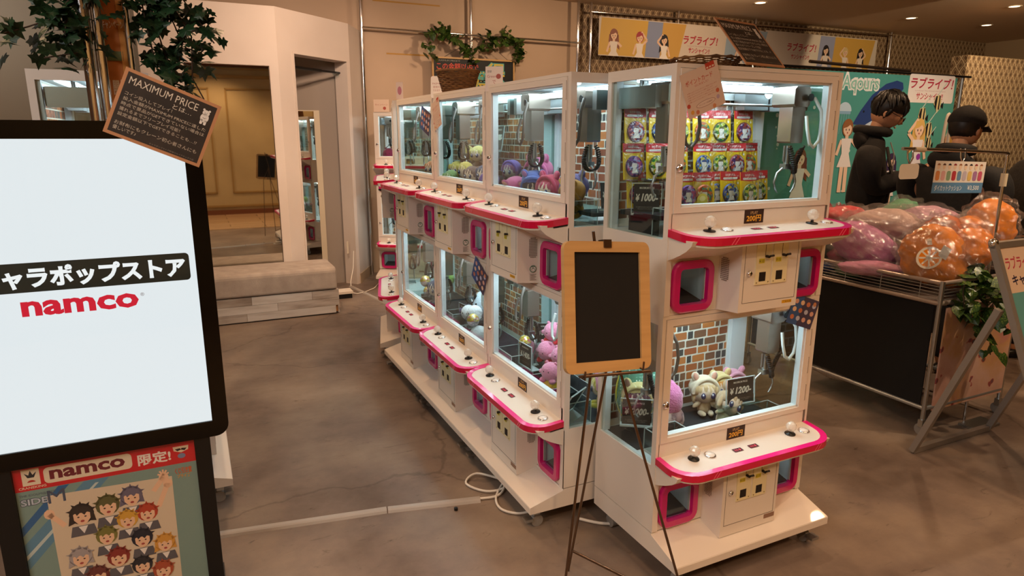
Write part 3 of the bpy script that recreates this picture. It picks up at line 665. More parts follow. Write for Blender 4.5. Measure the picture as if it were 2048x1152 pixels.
# curtain rod in the doorway
t = thing('curtain_rod', 'black tension curtain rod across the top of the doorway', 'curtain rod', GF)
q0, q1, q2 = W2(.20, .1), W2(.72, .1), W2(1.02, .1)
put('thick_tube', MB().cyl((q0[0], q0[1], 2.31), (q1[0], q1[1], 2.31), .016, 12).mesh('thick_tube', M_BLACK), t)
put('thin_tube', MB().cyl((q1[0], q1[1], 2.31), (q2[0], q2[1], 2.31), .011, 12).mesh('thin_tube', M_BLACK), t)
put('end_bracket', MB().cyl((W2(.93, .1)[0], W2(.93, .1)[1], 2.30), (W2(.99, .1)[0], W2(.99, .1)[1], 2.30), .024, 12).mesh('end_bracket', M_ACRYL), t)
t = thing('wall_socket', 'small wall socket plate in the doorway reveal with a white cord', 'socket', GF)
q = W2(1.015, .10); put('socket_plate', MB().box(q[0]-.03, q[0]-.01, q[1]-.06, q[1]-.055, .36, .50).mesh('socket_plate', mat('ivory_plate', 'd8ccb6', .4)), t)
m = MB(); m.tube([G(1.55, 7.30, .42), G(1.52, 7.22, .25), G(1.46, 7.1, .12), G(1.44, 7.0, .10)], .005, 6)
tag(put('power_cord', m.mesh('power_cord', mat('white_cord', 'e4dccf', .5))), 'white power cord hanging down by the doorway to the bench end', 'cord')
m = MB(); m.box(1.22, 1.42, 6.86, 7.0, 0, .05); m.m = 1; m.box(1.21, 1.43, 6.85, 7.01, .05, .075)
t = put('cable_box', m.mesh('cable_box', [M_BLACK, mat('white_lid', 'e2d6c6', .5)]), None, GF); tag(t, 'low white topped cable box on the floor behind the bench end', 'cable box')
m = MB(); m.tube([G(1.44, 6.98, .03), G(1.5, 7.0, .006), G(1.60, 7.05, .006), G(1.74, 7.2, .006), G(1.86, 7.45, .006), G(1.93, 7.7, .006)], .006, 6)
tag(put('power_cord', m.mesh('power_cord', mat('white_cord'))), 'white power cord lying on the floor around the pilaster foot', 'cord')
# ---------------- bench
t = thing('upholstered_bench', 'long beige fabric bench on a whitewashed plank base below the mirror', 'bench', FM(0, 0))
FAB = noise_mat('beige_fabric', [(.3, 'a39487'), (.7, 'b8a99b')], 9, 6, .92, bump=.3, bscale=220)
def cushion(x0, x1, y0, y1, z0, z1, r, n=4):
    m = MB(); pr = [(y0, z0)]+[(y0+r-r*cos(R(90*i/n)), z1-r+r*sin(R(90*i/n))) for i in range(n+1)]+[(y1-r+r*sin(R(90*i/n)), z1-r+r*cos(R(90*i/n))) for i in range(n+1)]+[(y1, z0)]
    m.prism(pr, x0, x1, 'x'); return m
seat = cushion(-1.1, 1.165, 6.285, 6.80, .24, .455, .05); 
o = put('seat_cushion', seat.mesh('seat_cushion', FAB), t); bv = o.modifiers.new('b', 'BEVEL'); bv.width = .022; bv.segments = 3; bv.limit_method = 'ANGLE'; bv.angle_limit = R(50)
put('plinth', MB().box(-1.09, 1.165, 6.31, 6.79, .02, .235).mesh('plinth', mat('raw_board', 'a86f38', .7)), t)
PLK = [noise_mat('whitewashed_%d' % i, [(.25, c0), (.5, c1), (.75, c2)], 3.5, 9, .6, stretch=(1, 1, 7)) for i, (c0, c1, c2) in enumerate([('8a7a6c', 'b8aca0', 'c9c0b6'), ('b3a89c', 'cbc3ba', 'd5cec6'), ('6f5f52', '9a8c7f', 'b9ada1')])]
planks = [(-1.09, -.2, .16, .236, 1), (-.2, .40, .16, .236, 2), (.40, .93, .16, .236, 1), (.93, 1.17, .16, .236, 0), (-1.09, .1, .085, .158, 0), (.1, .62, .085, .158, 1), (.62, 1.17, .085, .158, 0), (-1.09, -.4, .012, .083, 2), (-.4, .35, .012, .083, 0), (.35, 1.145, .012, .083, 1)]
for a, b, z0, z1, k in planks: put('plank', MB().box(a+.001, b-.001, 6.297, 6.31, z0, z1).mesh('plank', PLK[k]), t)
put('end_panel', MB().box(1.165, 1.178, 6.30, 6.79, .012, .235).mesh('end_panel', PLK[0]), t)
# ================================================================== wall rails, poles and banners
def rod(name, p0, p1, r, label=None, cat=None, mat_=None, parent=None, **k):
    o = put(name, MB().cyl(p0, p1, r, 14).mesh(name, mat_ or M_CHROME), parent, GF if parent is None else None)
    return tag(o, label, cat, **k) if label else o
for (a, b, l) in ((1.905, 7.96, 'chrome wall pole at the right edge of the white pilaster'), (3.236, 7.96, 'chrome wall pole behind the leaf garland'), (4.735, 7.96, 'chrome wall pole where plain board meets patterned wallpaper'), (4.93, 7.96, 'chrome pole just right of the plain wall edge, on the wallpaper')):
    rod('wall_pole', (a, b, 0), (a, b, CEIL), .019, l, 'pole')
rod('wall_rail', (1.905, 7.94, 2.845), (4.735, 7.94, 2.84), .013, 'horizontal chrome rail on the plain wall carrying the garland', 'rail')
for (a, l) in ((6.36, 'chrome pole above the left printed banner on the wallpaper'), (7.80, 'chrome pole behind the slanted chalk sign on the cabinet'), (10.82, 'chrome pole right of the printed strip banners')):
    rod('wall_pole', (a, 7.97, 2.4), (a, 7.97, CEIL), .02, l, 'pole')
rod('wall_rail', (4.93, 7.95, 3.235), (10.82, 7.95, 3.30), .012, 'chrome rail along the wallpaper above the strip banners', 'rail')
m = MB(); m.box(2.07, 2.88, 8.045, 8.06, 3.155, 3.17); m.box(2.21, 2.74, 8.045, 8.06, 2.585, 2.60)
for n_, (a, b, z) in enumerate(((2.07, 2.88, 3.162), (2.21, 2.74, 2.592))):
    tag(put('adhesive_tape', MB().box(a, b, 8.057, 8.06, z-.008, z+.008).mesh('adhesive_tape', mat('yellow_tape', 'b98a3c', .6)), None, GF), 'strip of yellowed tape on the plain wall, %s one' % ('upper' if n_ == 0 else 'lower'), 'tape')
def lovelogo(p, x0, z0, x1, z1, out=None):
    if out: p.ink(out).rect(x0-.03, z0-.03, x1+.04, z1+.03, .03)
    h = z1-z0; w = x1-x0
    p.ink('b81c3c').text('ラブライブ！', x0, z0+h*.5, x1+.02, z1, .02, .15); p.ink('c9a0a8').text('LoveLive! The School Idol Project', x0+w*.12, z0+h*.36, x1-w*.15, z0+h*.44)
    p.ink('b81c3c').text('サンシャイン!!', x0+w*.16, z0, x1-w*.2, z0+h*.32, .02, .15)
def strip_banner(a0, a1, z0, z1, figs, logo, bgs, label, extra=None):
    p = Print(.0012); w = a1-a0; h = z1-z0; p.ink('d9cfc2').rect(0, 0, w, h)
    for (x0, x1, c) in bgs: p.ink(c).poly([(x0, 0.01), (x1, .01), (x1+.12, h-.01), (x0+.04, h-.01)])
    for (x, hh, hair, dr, pose, fl, lg) in figs: figure(p, x, -hh*.42, hh, hair, dr, pose=pose, flip=fl, longh=lg)
    if extra: extra(p, h)
    # mask whatever falls below the lower hem by trimming
    lovelogo(p, *logo)
    mb = p; mb.v = [(x, y, max(0, min(h, z))) for x, y, z in mb.v]
    o = put('strip_banner', mb.done('strip_banner'), None, GF @ Matrix.Translation((a0, 7.92, z0))); tag(o, label, 'banner')
    return o
strip_banner(5.03, 7.92, 2.70, 3.185, [(.24, .62, '8a4a34', 'efe8e0', 0, 1, True), (.66, .60, 'a8283c', 'f2ece6', 1, -1, False), (1.07, .58, '20222c', 'f4f0ea', 1, 1, True), (2.45, .6, '34508c', 'eae4da', 0, 1, True)], (1.40, .10, 2.0, .34), [(0, 1.02, 'd8b04c'), (.75, 1.15, '8a9ac0'), (1.0, 1.32, 'd2a858'), (2.15, 2.85, '9db4c8')], 'printed strip banner left of the slanted chalk sign, three girls beside red lettering')
strip_banner(7.96, 10.43, 2.715, 3.20, [(1.30, .62, '221c22', 'e8ded8', 0, 1, True), (1.74, .60, 'd9c08a', 'f0e6e0', 1, 1, False), (2.10, .60, '1d1a24', 'efe6dc', 1, -1, True)], (.46, .10, 1.06, .34), [(1.12, 1.5, '98a0c0'), (1.45, 2.3, 'd2a850')], 'printed strip banner right of the slanted chalk sign, beside the teal banner rod')
# teal banner
def bubble(p, x, z, r): p.ink('d8e8e0').disc(x, z, r, n=10)
def tealbanner():
    p = Print(.0012); W_, H_ = 2.92, 1.95; p.ink('4f9c90').rect(0, 0, W_, H_)
    p.ink('3f8a80').poly([(0, .55), (.4, .8), (.9, .62), (1.3, .5), (1.3, 0), (0, 0)]); p.ink('2f6a50').poly([(0, .5), (.25, .62), (.45, .45), (.5, 0), (0, 0)])
    p.ink('a8283c')
    for i in range(9): p.disc(.75+i*.075, .45+.08*sin(i*2.2), .07, .12, 9)
    p.ink('c85868')
    for i in range(7): p.disc(1.5+i*.09, .32+.06*cos(i*2.5), .05, .09, 9)
    p.ink('c9b088').poly([(0, 0), (W_, 0), (W_, .16), (1.6, .25), (.6, .2), (0, .28)])
    # dolphin
    d = [(.0, .0), (.10, .14), (.25, .30), (.45, .42), (.62, .46), (.72, .44), (.74, .38), (.66, .28), (.55, .24), (.42, .14), (.30, .04), (.16, -.02)]
    p.ink('26407c').poly([(1.27+x, 1.43+z) for x, z in d]); p.ink('26407c').poly([(1.6, 1.66), (1.72, 1.5), (1.78, 1.62)])
    p.ink('c8d4e0').poly([(1.27+x, 1.43+z) for x, z in [(.16, -.02), (.30, .04), (.42, .14), (.55, .24), (.5, .13), (.36, -.03), (.2, -.08)]]); p.ink('0e1420').disc(1.42, 1.56, .013)
    # jellyfish
    p.ink('c8dce8').disc(1.13, 1.56, .10, .09, 14, 0, 180); p.ink('8fb4cc').rect(1.04, 1.53, 1.22, 1.56)
    for k in range(5): p.ink('7fb0b8').line(1.06+k*.035, 1.53, 1.03+k*.045, 1.33, .008)
    # band name
    p.ink('f3efe8').text('Aqours', 1.03, 1.72, 1.62, 1.95, .08); p.ink('8fc4b0').text('Aqours', 1.05, 1.74, 1.60, 1.92, .01)
    lovelogo(p, 2.12, 1.70, 2.84, 1.94, 'efe6e0')
    for i in range(46):
        rnd = random.Random(i*7+1); bubble(p, rnd.uniform(.1, 2.85), rnd.uniform(.5, 1.66), rnd.uniform(.008, .026))
    # banded tropical fish
    for (x, z, s) in ((2.38, 1.52, 1.), (2.62, 1.66, 1.), (2.52, 1.36, 1.), (2.34, 1.26, .7), (2.55, 1.22, .8)):
        p.ink('d8c890').poly([(x-.02*s, z-.05*s), (x-.07*s, z), (x-.05*s, z+.09*s), (x+.03*s, z+.10*s), (x+.06*s, z+.03*s), (x+.05*s, z-.05*s), (x, z-.10*s)])
        p.ink('1c1c20').poly([(x-.045*s, z-.03*s), (x-.06*s, z+.02*s), (x-.04*s, z+.085*s), (x-.015*s, z+.09*s), (x-.02*s, z-.06*s)]).poly([(x+.01*s, z-.08*s), (x+.015*s, z+.095*s), (x+.035*s, z+.09*s), (x+.035*s, z-.06*s)]).poly([(x+.05*s, z-.02*s), (x+.10*s, z+.03*s), (x+.10*s, z-.05*s)])
        p.ink('c8d8cc').line(x-.02*s, z+.09*s, x+.12*s, z+.24*s, .012*s)
    figure(p, 1.20, .72, .78, '9a6238', 'efe6e0', pose=0, longh=False); figure(p, 2.36, .62, .90, 'dfb868', 'efeaf0', pose=1)
    figure(p, .55, .42, .78, '7a3a30', 'ece4dc'); figure(p, .92, .22, .62, 'c8583c', 'f0e8e0', pose=1, longh=False); figure(p, 1.95, .4, .74, '3c2c50', 'f0e8e8'); figure(p, 1.6, .42, .7, 'a83c54', 'f0e0dc')
    p.ink('9c3cb0').disc(2.40, 1.08, .035)
    return p.done('fabric')
t = thing('teal_fabric_banner', 'teal printed underwater fabric banner hanging from a rod behind the two men', 'banner', GF @ Matrix.Translation((5.08, 5.0, .36)))
put('fabric', tealbanner(), t); put('backing', MB().box(0, 2.92, .0, .004, 0, 1.95).mesh('backing', mat('banner_back', '3c7a70', .8)), t)
t = thing('banner_stand', 'dark metal stand with the horizontal rod carrying the teal banner', 'stand', GF)
rod('cross_rod', (5.0, 5.02, 2.335), (8.27, 5.02, 2.335), .012, mat_=M_BLACK, parent=t)
rod('upper_bar', (5.75, 5.1, 2.40), (7.3, 5.1, 2.37), .016, mat_=mat('dark_bar', '3a2c22', .4, .5), parent=t)
for a in (5.2, 8.15): rod('upright', (a, 5.04, 0), (a, 5.04, 2.34), .016, mat_=M_SATIN, parent=t); put('foot', MB().box(a-.03, a+.03, 4.84, 5.24, 0, .03).mesh('foot', M_BLACK), t)
# chalk poster hanging under the garland
t = thing('chalk_poster', 'wooden framed black chalk poster hung on the plain wall under the leaf garland', 'sign', GF @ Matrix.Translation((2.72, 7.93, 2.0)))
p = Print(.0008); p.ink('0e0f0e').rect(.02, .02, 1.065, .555)
p.ink('9a9a90').text('MAXIMUM PRICEで', .06, .525, .36, .545); p.ink('d8503c').text('この金額以内で', .06, .43, .60, .51, .012)
p.ink('c84838').line(.08, .39, .52, .40, .008).line(.08, .36, .56, .375, .008)
p.ink('58b8b0').text('獲', .52, .21, .72, .43, .05).text('得', .70, .30, .96, .54, .05).text('へ', .80, .22, 1.02, .36, .05); p.ink('d8c04c').text('獲', .53, .22, .71, .42, .015).text('得', .71, .31, .95, .53, .015).text('へ', .82, .24, 1.0, .34, .015)
p.ink('9a9a90').line(.33, .2, .33, .33, .005).line(.33, .33, .40, .33, .005).line(.40, .33, .40, .1, .005); p.ink('b8b070').line(.43, .30, .46, .36, .004).line(.46, .36, .44, .30, .004)
put('board', p.done('board'), t)
for b in ((0, 1.085, .555, .575), (0, 1.085, 0, .02), (0, .02, .02, .555), (1.065, 1.085, .02, .555)): put('frame_rail', MB().box(b[0], b[1], -.012, .01, b[2], b[3]).mesh('frame_rail', M_WOODF), t)
put('hanging_wire', MB().tube([(.15, .0, .57), (.62, .0, .84), (1.0, .0, .57)], .0025, 5).mesh('hanging_wire', M_BLACK), t)
# ================================================================== leaves
def leaf_mesh(name, kind, m_):
    if kind == 'ivy': o = [(0, -.02), (.18, -.28), (.42, -.36), (.5, -.1), (.98, .02), (.62, .30), (.55, .62), (.25, .55), (0, 1.12), (-.25, .55), (-.55, .62), (-.62, .30), (-.98, .02), (-.5, -.1), (-.42, -.36), (-.18, -.28)]
    else: o = [(0, 0), (.28, -.14), (.55, .02), (.62, .35), (.42, .75), (.15, 1.05), (0, 1.25), (-.15, 1.05), (-.42, .75), (-.62, .35), (-.55, .02), (-.28, -.14)]
    mb = MB(); v = [(0, .35, 0.06)]+[(x, y, -.10*abs(x)-.05*(y-.4)**2) for x, y in o]; n = len(o)
    mb.add(v, [(0, i+1, (i+1) % n+1) for i in range(n)], False); return mb.mesh(name, m_)
IVY = noise_mat('ivy_leaf', [(.3, '132a18'), (.6, '1e3c20'), (.75, '2c5228')], 9, 4, .45)
POT = noise_mat('pothos_leaf', [(.3, '1e3a16'), (.55, '38561e'), (.72, '8f9a3c')], 7, 3, .38)
VINE = mat('vine_stem', '3c2a1c', .7)
def leaf_at(me, parent, p, size, rnd, droop=1.):
    o = put('leaf', me, parent); d = Vector((rnd.uniform(-1, 1), rnd.uniform(-1, 1), rnd.uniform(-1.4, .2)*droop)).normalized()
    q = d.to_track_quat('Y', 'Z'); o.matrix_basis = Matrix.Translation(p) @ q.to_matrix().to_4x4() @ Matrix.Rotation(rnd.uniform(-.9, .9), 4, 'Y') @ Matrix.Scale(size, 4)
def foliage(label, M, strands, n, size, me, seed, cat='plant', name='hanging_ivy', spread=.05, stem_r=.0025):
    rnd = random.Random(seed); t = thing(name, label, cat, M)
    m = MB()
    for s in strands: m.tube([Vector(q) for q in s], stem_r, 5)
    put('stems', m.mesh('stems', VINE), t); L_ = []
    for s in strands:
        for i in range(len(s)-1): L_.append((Vector(s[i]), Vector(s[i+1])))
    tot = sum((b-a).length for a, b in L_); 
    for k in range(n):
        x = rnd.uniform(0, tot)
        for a, b in L_:
            l = (b-a).length
            if x < l: break
            x -= l
        q = a.lerp(b, min(1, x/max(l, 1e-4)))+Vector((rnd.gauss(0, spread), rnd.gauss(0, spread), rnd.gauss(0, spread)))
        leaf_at(me, t, q, size*rnd.uniform(.6, 1.25), rnd)
    return t
LI = leaf_mesh('leaf', 'ivy', IVY); LP = leaf_mesh('leaf', 'pothos', POT)
# two clumps at the top left, hung round the chrome poles
rnd = random.Random(5)
S1 = [[(-.17, 2.62, 2.25), (-.27, 2.6, 2.10), (-.33, 2.58, 2.02), (-.40, 2.58, 1.99), (-.46, 2.56, 1.965)], [(-.22, 2.6, 2.2), (-.29, 2.6, 2.06), (-.31, 2.58, 1.97), (-.28, 2.57, 1.92), (-.37, 2.57, 1.90)], [(-.2, 2.6, 2.2), (-.24, 2.6, 2.05), (-.24, 2.6, 1.95)], [(-.2, 2.64, 2.25), (-.34, 2.6, 2.18), (-.42, 2.6, 2.12)], [(-.3, 2.6, 2.12), (-.2, 2.6, 2.10)]]
foliage('dark ivy clump hanging left of the chrome poles', GF, S1, 200, .036, LI, 2, spread=.03)
S2 = [[(-.1, 2.66, 2.25), (-.06, 2.66, 2.05), (-.04, 2.66, 1.95), (-.01, 2.64, 1.84)], [(-.1, 2.66, 2.25), (-.01, 2.66, 2.12), (.05, 2.66, 2.0), (.04, 2.64, 1.86), (.07, 2.64, 1.79)], [(-.1, 2.66, 2.25), (.02, 2.66, 2.14), (.09, 2.66, 2.03), (.12, 2.66, 1.98)], [(-.1, 2.66, 2.2), (-.08, 2.66, 2.0), (-.07, 2.66, 1.92)], [(-.04, 2.7, 2.16), (.02, 2.7, 1.98), (.0, 2.7, 1.9)], [(-.08, 2.7, 2.18), (.04, 2.68, 2.13)]]
foliage('dark ivy clump trailing down right of the chrome poles beside the white wall', GF, S2, 298, .036, LI, 3, spread=.03)
S3 = [[(2.72, 7.9, 2.86), (2.66, 7.88, 2.72), (2.72, 7.88, 2.6)], [(2.72, 7.9, 2.86), (2.95, 7.88, 2.84), (3.12, 7.88, 2.72), (3.25, 7.88, 2.66), (3.4, 7.88, 2.70), (3.5, 7.88, 2.78), (3.62, 7.9, 2.80), (3.78, 7.88, 2.80), (3.86, 7.88, 2.7), (3.8, 7.88, 2.54)], [(2.85, 7.9, 2.93), (2.9, 7.9, 2.84)], [(3.42, 7.9, 2.88), (3.42, 7.9, 2.76)], [(3.66, 7.9, 2.92), (3.8, 7.9, 2.84), (3.9, 7.9, 2.66)], [(3.2, 7.9, 2.66), (3.24, 7.9, 2.56)]]
foliage('variegated leaf garland draped over the rail above the chalk poster', GF, S3, 210, .062, LP, 4, name='leaf_garland', spread=.03, cat='garland')
# ================================================================== chrome poles with a rolled poster, by the display
for (a, b, l) in ((-.256, 2.6, 'left of the pair of thick chrome poles behind the display screen'), (-.222, 2.63, 'right of the pair of thick chrome poles behind the display screen')):
    rod('chrome_pole', (a, b, 0), (a, b, CEIL), .0165, l, 'pole')
rod('chrome_pole', (-.140, 2.66, 0), (-.140, 2.66, CEIL), .010, 'thin chrome pole right of the orange poster', 'pole')
p = Print(.0004); w, h = .085, .55; p.ink('c87834').rect(0, 0, w, h); p.ink('3a4c80').poly([(0, .40), (w*.8, .36), (w, .55), (0, .55)]); p.ink('e6dccb').text('インター', .005, .46, .06, .49).text('ナショナル', .005, .42, .06, .45)
p.ink('5c6a3c').rect(.01, .17, .06, .2); p.ink('f0dcc0').text('キャンペーン', .008, .27, .07, .295, .02); p.text('開催中', .02, .06, .08, .11, .03); p.ink('d89850').rect(.055, .12, .085, .4)
q = p.done('orange_poster')
for v in q.vertices: v.co.y += .6*(v.co.x-.042)**2*8-.01
tag(put('orange_poster', q, None, GF @ Matrix.Translation((-.222, 2.68, 1.74))), 'narrow curved orange poster fixed between the chrome poles', 'poster')
# ================================================================== display screen on its poster stand
SB = 2.35
t = thing('display_screen', 'large lit white display screen with shop lettering in a black bezel, at left', 'screen', GF @ Matrix.Translation((0, SB, 0)))
m = ring_frame(-.625, .046, .668, 1.722, .0, -.012, .07, .05, 6) if False else MB()
def rr(x0, x1, z0, z1, r, n=6):
    p = []
    for cx, cz, a0 in ((x1-r, z0+r, -90), (x1-r, z1-r, 0), (x0+r, z1-r, 90), (x0+r, z0+r, 180)): p += [(cx+r*cos(R(a0+i*90/n)), cz+r*sin(R(a0+i*90/n))) for i in range(n+1)]
    return p
def slab_ring(outer, inner, y0, y1):
    k = len(outer); v = [(x, y1, z) for x, z in outer]+[(x, y0, z) for x, z in outer]+[(x, y0, z) for x, z in inner]+[(x, y0+.012, z) for x, z in inner]
    mb = MB(); mb.add(v, [(l*k+j, l*k+(j+1) % k, (l+1)*k+(j+1) % k, (l+1)*k+j) for l in range(3) for j in range(k)], False); return mb
X0, X1, Z0, Z1 = -.615, -.009, .724, 1.659
bz = slab_ring(rr(X0-.052, X1+.050, Z0-.056, Z1+.052, .042), rr(X0, X1, Z0, Z1, .001), -.008, .06)
bz.box(X0-.03, X1+.03, .0, .06, Z0-.03, Z1+.03); put('bezel', bz.mesh('bezel', M_BLACKG), t)
p = Print(.0003, -.0005); p.ink('e4edf0', 1.06).rect(X0, Z0, X1, Z1)
cx = (X0+X1)/2
p.ink('1c2b28').rect(cx-.285, 1.216, cx+.285, 1.304, .012)
p.ink('eef4f4', 1.08).text('キャラポップストア', cx-.273, 1.226, cx+.273, 1.293, .045)
p.ink('e01c38', .85).text('namco', -.487, 1.142, -.181, 1.189, .035)
p.ink('8a6c70').text('®', -.175, 1.176, -.164, 1.187)
put('lit_panel', p.done('lit_panel'), t)
put('screen_glass', MB().box(X0, X1, -.0042, -.0034, Z0, Z1).mesh('screen_glass', glass_mat('screen_cover', 'ffffff', .05)), t)
t = thing('poster_stand', 'black frame stand holding a printed namco poster below the display screen'.replace('namco ', ''), 'poster stand', GF @ Matrix.Translation((0, SB, 0)))
for b in ((-.64, -.583, .02, .70), (-.070, -.022, .02, .70), (-.583, -.070, .664, .70), (-.583, -.07, .0, .03)): put('frame_rail', MB().box(b[0], b[1], .0, .045, b[2], b[3]).mesh('frame_rail', mat('matt_black', '090908', .45)), t)
put('back_sheet', MB().box(-.6, -.05, .03, .045, .02, .68).mesh('back_sheet', M_BLACK), t); put('foot_plate', MB().box(-.62, -.02, -.1, .25, .0, .02).mesh('foot_plate', M_BLACK), t)
p = Print(.0003, .012); p.ink('7f9c94').rect(-.582, .03, -.072, .663)
p.ink('5c8ca8').poly([(-.582, .40), (-.40, .582), (-.33, .582), (-.582, .31)]); p.ink('2f6498').poly([(-.582, .46), (-.47, .582), (-.44, .582), (-.582, .43)]); p.ink('c0d0cc').poly([(-.582, .36), (-.37, .57), (-.36, .57), (-.582, .345)])
p.ink('cc1c24').rect(-.582, .583, -.072, .663); p.ink('e6d8bc').rect(-.560, .600, -.513, .655); p.ink('20242c').poly([(-.553, .643), (-.545, .626), (-.528, .626), (-.520, .645), (-.531, .635), (-.5365, .650), (-.542, .635)]); p.ink('b83028').disc(-.5365, .607, .012, .011, 10, 20, 160)
p.ink('e6d8bc').text('CRANEKING', -.572, .589, -.500, .597, .01); p.rect(-.503, .597, -.260, .651, .014); p.ink('6c1424').text('namco', -.488, .608, -.280, .640, .035)
p.ink('f0e8dc').text('限定!', -.244, .598, -.146, .640, .03); p.ink('e6d0b0').poly([(-.138, .645), (-.090, .645), (-.092, .630), (-.114, .622), (-.136, .630)]); p.ink('20181a').poly([(-.132, .636), (-.117, .638), (-.114, .634), (-.111, .638), (-.096, .636), (-.103, .628), (-.114, .632), (-.125, .628)]); p.ink('7c88a8').disc(-.114, .610, .012, .009)
p.ink('c8643c').text('くじ引き堂', -.140, .545, -.088, .568, .04); p.ink('d89838').text('プライズ', -.134, .530, -.094, .543, .03)
p.ink('dccbb0').poly([(-.498, .03), (-.158, .03), (-.150, .543), (-.505, .555)])
p.ink('5a6474').text('THE IDOLM@STER', -.575, .562, -.478, .572); p.ink('4a5468').text('SIDE', -.575, .532, -.500, .557, .06); p.ink('b8c4d0').text('SIDE', -.573, .534, -.502, .555, .02); p.ink('4a5468').text('M', -.502, .527, -.455, .572, .0)
def pface(x, z, s, hair, style=0, tilt=0., jk='5c5a60'):
    p.ink(jk).poly([(x-s*1.0, z-s*1.9), (x+s*1.0, z-s*1.9), (x+s*.8, z-s*.95), (x-s*.8, z-s*.95)]); p.ink('efe9e0').poly([(x-s*.35, z-s*1.0), (x+s*.35, z-s*1.0), (x, z-s*1.7)])
    p.ink(hair).disc(x, z+s*.15, s*.92, s*.98, 14)
    if style: p.poly([(x-s*.9, z), (x-s*1.05, z-s*.8), (x-s*.5, z-s*.6)]).poly([(x+s*.9, z), (x+s*1.0, z-s*.7), (x+s*.5, z-s*.6)])
    for k in range(5): a = R(20+35*k); p.poly([(x+s*.7*cos(a-.25), z+s*.2+s*.75*sin(a-.25)), (x+s*1.2*cos(a), z+s*.15+s*1.2*sin(a)), (x+s*.7*cos(a+.25), z+s*.2+s*.75*sin(a+.25))])
    p.ink('efc4a0').poly([(x-s*.62, z+s*.25), (x-s*.6, z-s*.35), (x-s*.3, z-s*.78), (x, z-s*.92), (x+s*.3, z-s*.78), (x+s*.6, z-s*.35), (x+s*.62, z+s*.25)])
    p.ink(hair).poly([(x-s*.72, z+s*.1), (x-s*.6, z+s*.6), (x+s*.6, z+s*.6), (x+s*.72, z+s*.1), (x+s*.4, z+s*.28), (x+s*.2, z+s*.02), (x-s*.05, z+s*.32), (x-s*.35, z+s*.04), (x-s*.45, z+s*.3)])
    p.ink('3c2a28').disc(x-s*.26, z-s*.12, s*.09, s*.07, 8).disc(x+s*.26, z-s*.12, s*.09, s*.07, 8); p.ink('a8403c').disc(x, z-s*.52, s*.16, s*.11, 8)
for (x0, z0, x1, z1) in ((-.468, .44, -.505, .49), (-.21, .50, -.175, .545), (-.20, .44, -.165, .52)): p.ink('efc4a0').line(x0, z0, x1, z1, .016).disc(x1, z1, .015, .017, 10)
for k in range(5): p.line(-.175, .55, -.175+.018*cos(R(20+35*k)), .55+.022*sin(R(20+35*k)), .006)
for (x, z, s, c, stl) in ((-.275, .495, .036, '6a6478', 1), (-.345, .478, .038, '5c5a30', 0), (-.420, .465, .038, '2c2220', 1), (-.235, .425, .034, 'b84024', 0), (-.295, .415, .034, 'd8a43c', 0), (-.36, .372, .034, '7c7838', 0), (-.26, .335, .035, '1c2030', 0), (-.195, .30, .034, 'd89c40', 1), (-.44, .315, .036, 'a8a0a0', 1), (-.335, .285, .036, '8c2c24', 0), (-.27, .235, .034, '24242c', 0), (-.40, .235, .036, '6c302c', 1), (-.46, .2, .036, '3c3440', 0), (-.21, .2, .035, 'b05030', 0)): pface(x, z, s, c, stl)
put('poster_print', p.done('poster_print'), t)
put('poster_cover', MB().box(-.583, -.07, .006, .007, .03, .664).mesh('poster_cover', glass_mat('poster_film', 'ffffff', .08)), t)
# ---------------- chalkboard style signs
def bearprint(p, x, z, s):
    p.ink('ece8e0').disc(x, z, s*.42, s*.5).disc(x, z+s*.55, s*.36, s*.32).disc(x-s*.28, z+s*.85, s*.12).disc(x+s*.28, z+s*.85, s*.12).rect(x-s*.32, z-s*.75, x-s*.06, z-s*.2, s*.08).rect(x+s*.06, z-s*.75, x+s*.32, z-s*.2, s*.08)
    p.ink('4a4440').disc(x-s*.12, z+s*.58, s*.03).disc(x+s*.12, z+s*.58, s*.03).line(x-s*.06, z+s*.48, x+s*.06, z+s*.46, s*.03).line(x-s*.2, z-s*.0, x+s*.05, z-s*.08, s*.04).line(x+s*.2, z+s*.03, x-s*.05, z-s*.08, s*.04)
def pricewhat(w, h):
    p = Print(.0003); p.m = 0; p.mats = [mat('kraft_border', 'c08a60', .6)]; p.box(0, w, 0, .004, 0, h); p.y = 0
    e = .035*w; p.ink(noise_mat('chalk_black', [(.3, '262220'), (.7, '38302b')], 12, 3, .5)).rect(e, e, w-e, h-e)
    p.ink('ddd4c4').text('MAXIMUM PRICE', w*.07, h*.79, w*.78, h*.90, .0).text('とは…', w*.54, h*.69, w*.74, h*.76)
    for k, s in enumerate(('コイン投入してプレイ！', '投入金額がMAXIMUM PRICEに達した', '時点で景品がGETできていない場合は', '獲れるまでフリープレイ可能！', '設定金額以下でGETできることも…!?')):
        wd = (.48, .86, .86, .62, .82)[k]; zz = h*(.62-.078*k); p.ink('c4baa8').text(s, w*.07, zz, w*(.07+wd), zz+h*.055)
    p.ink('c4baa8').text('お財布にもクレーン初心者さんにも', w*.07, h*.175, w*.92, h*.235).text('優しいです♪', w*.07, h*.10, w*.30, h*.16); p.ink('8c8478').text('キャラポップストア新宿マルイアネックス店', w*.45, h*.065, w*.92, h*.09)
    bearprint(p, w*.875, h*.74, w*.105); return p.done('chalk_sign')
M_, w_, h_ = sheet_frame(GF @ Vector((-.214, 2.285, 1.681)), GF @ Vector((.028, 2.285, 1.574)), GF @ Vector((-.121, 2.285, 1.855)))
tag(put('chalk_sign', pricewhat(w_, h_), None, M_), 'tilted black chalk-style sign on the top right corner of the display screen', 'sign')
def onA(x, y, z): return MA @ Vector((x, y, z))
M_, w_, h_ = sheet_frame(onA(.300, -.0, 1.915), onA(.566, .075, 1.920), onA(.168, .09, 2.062))
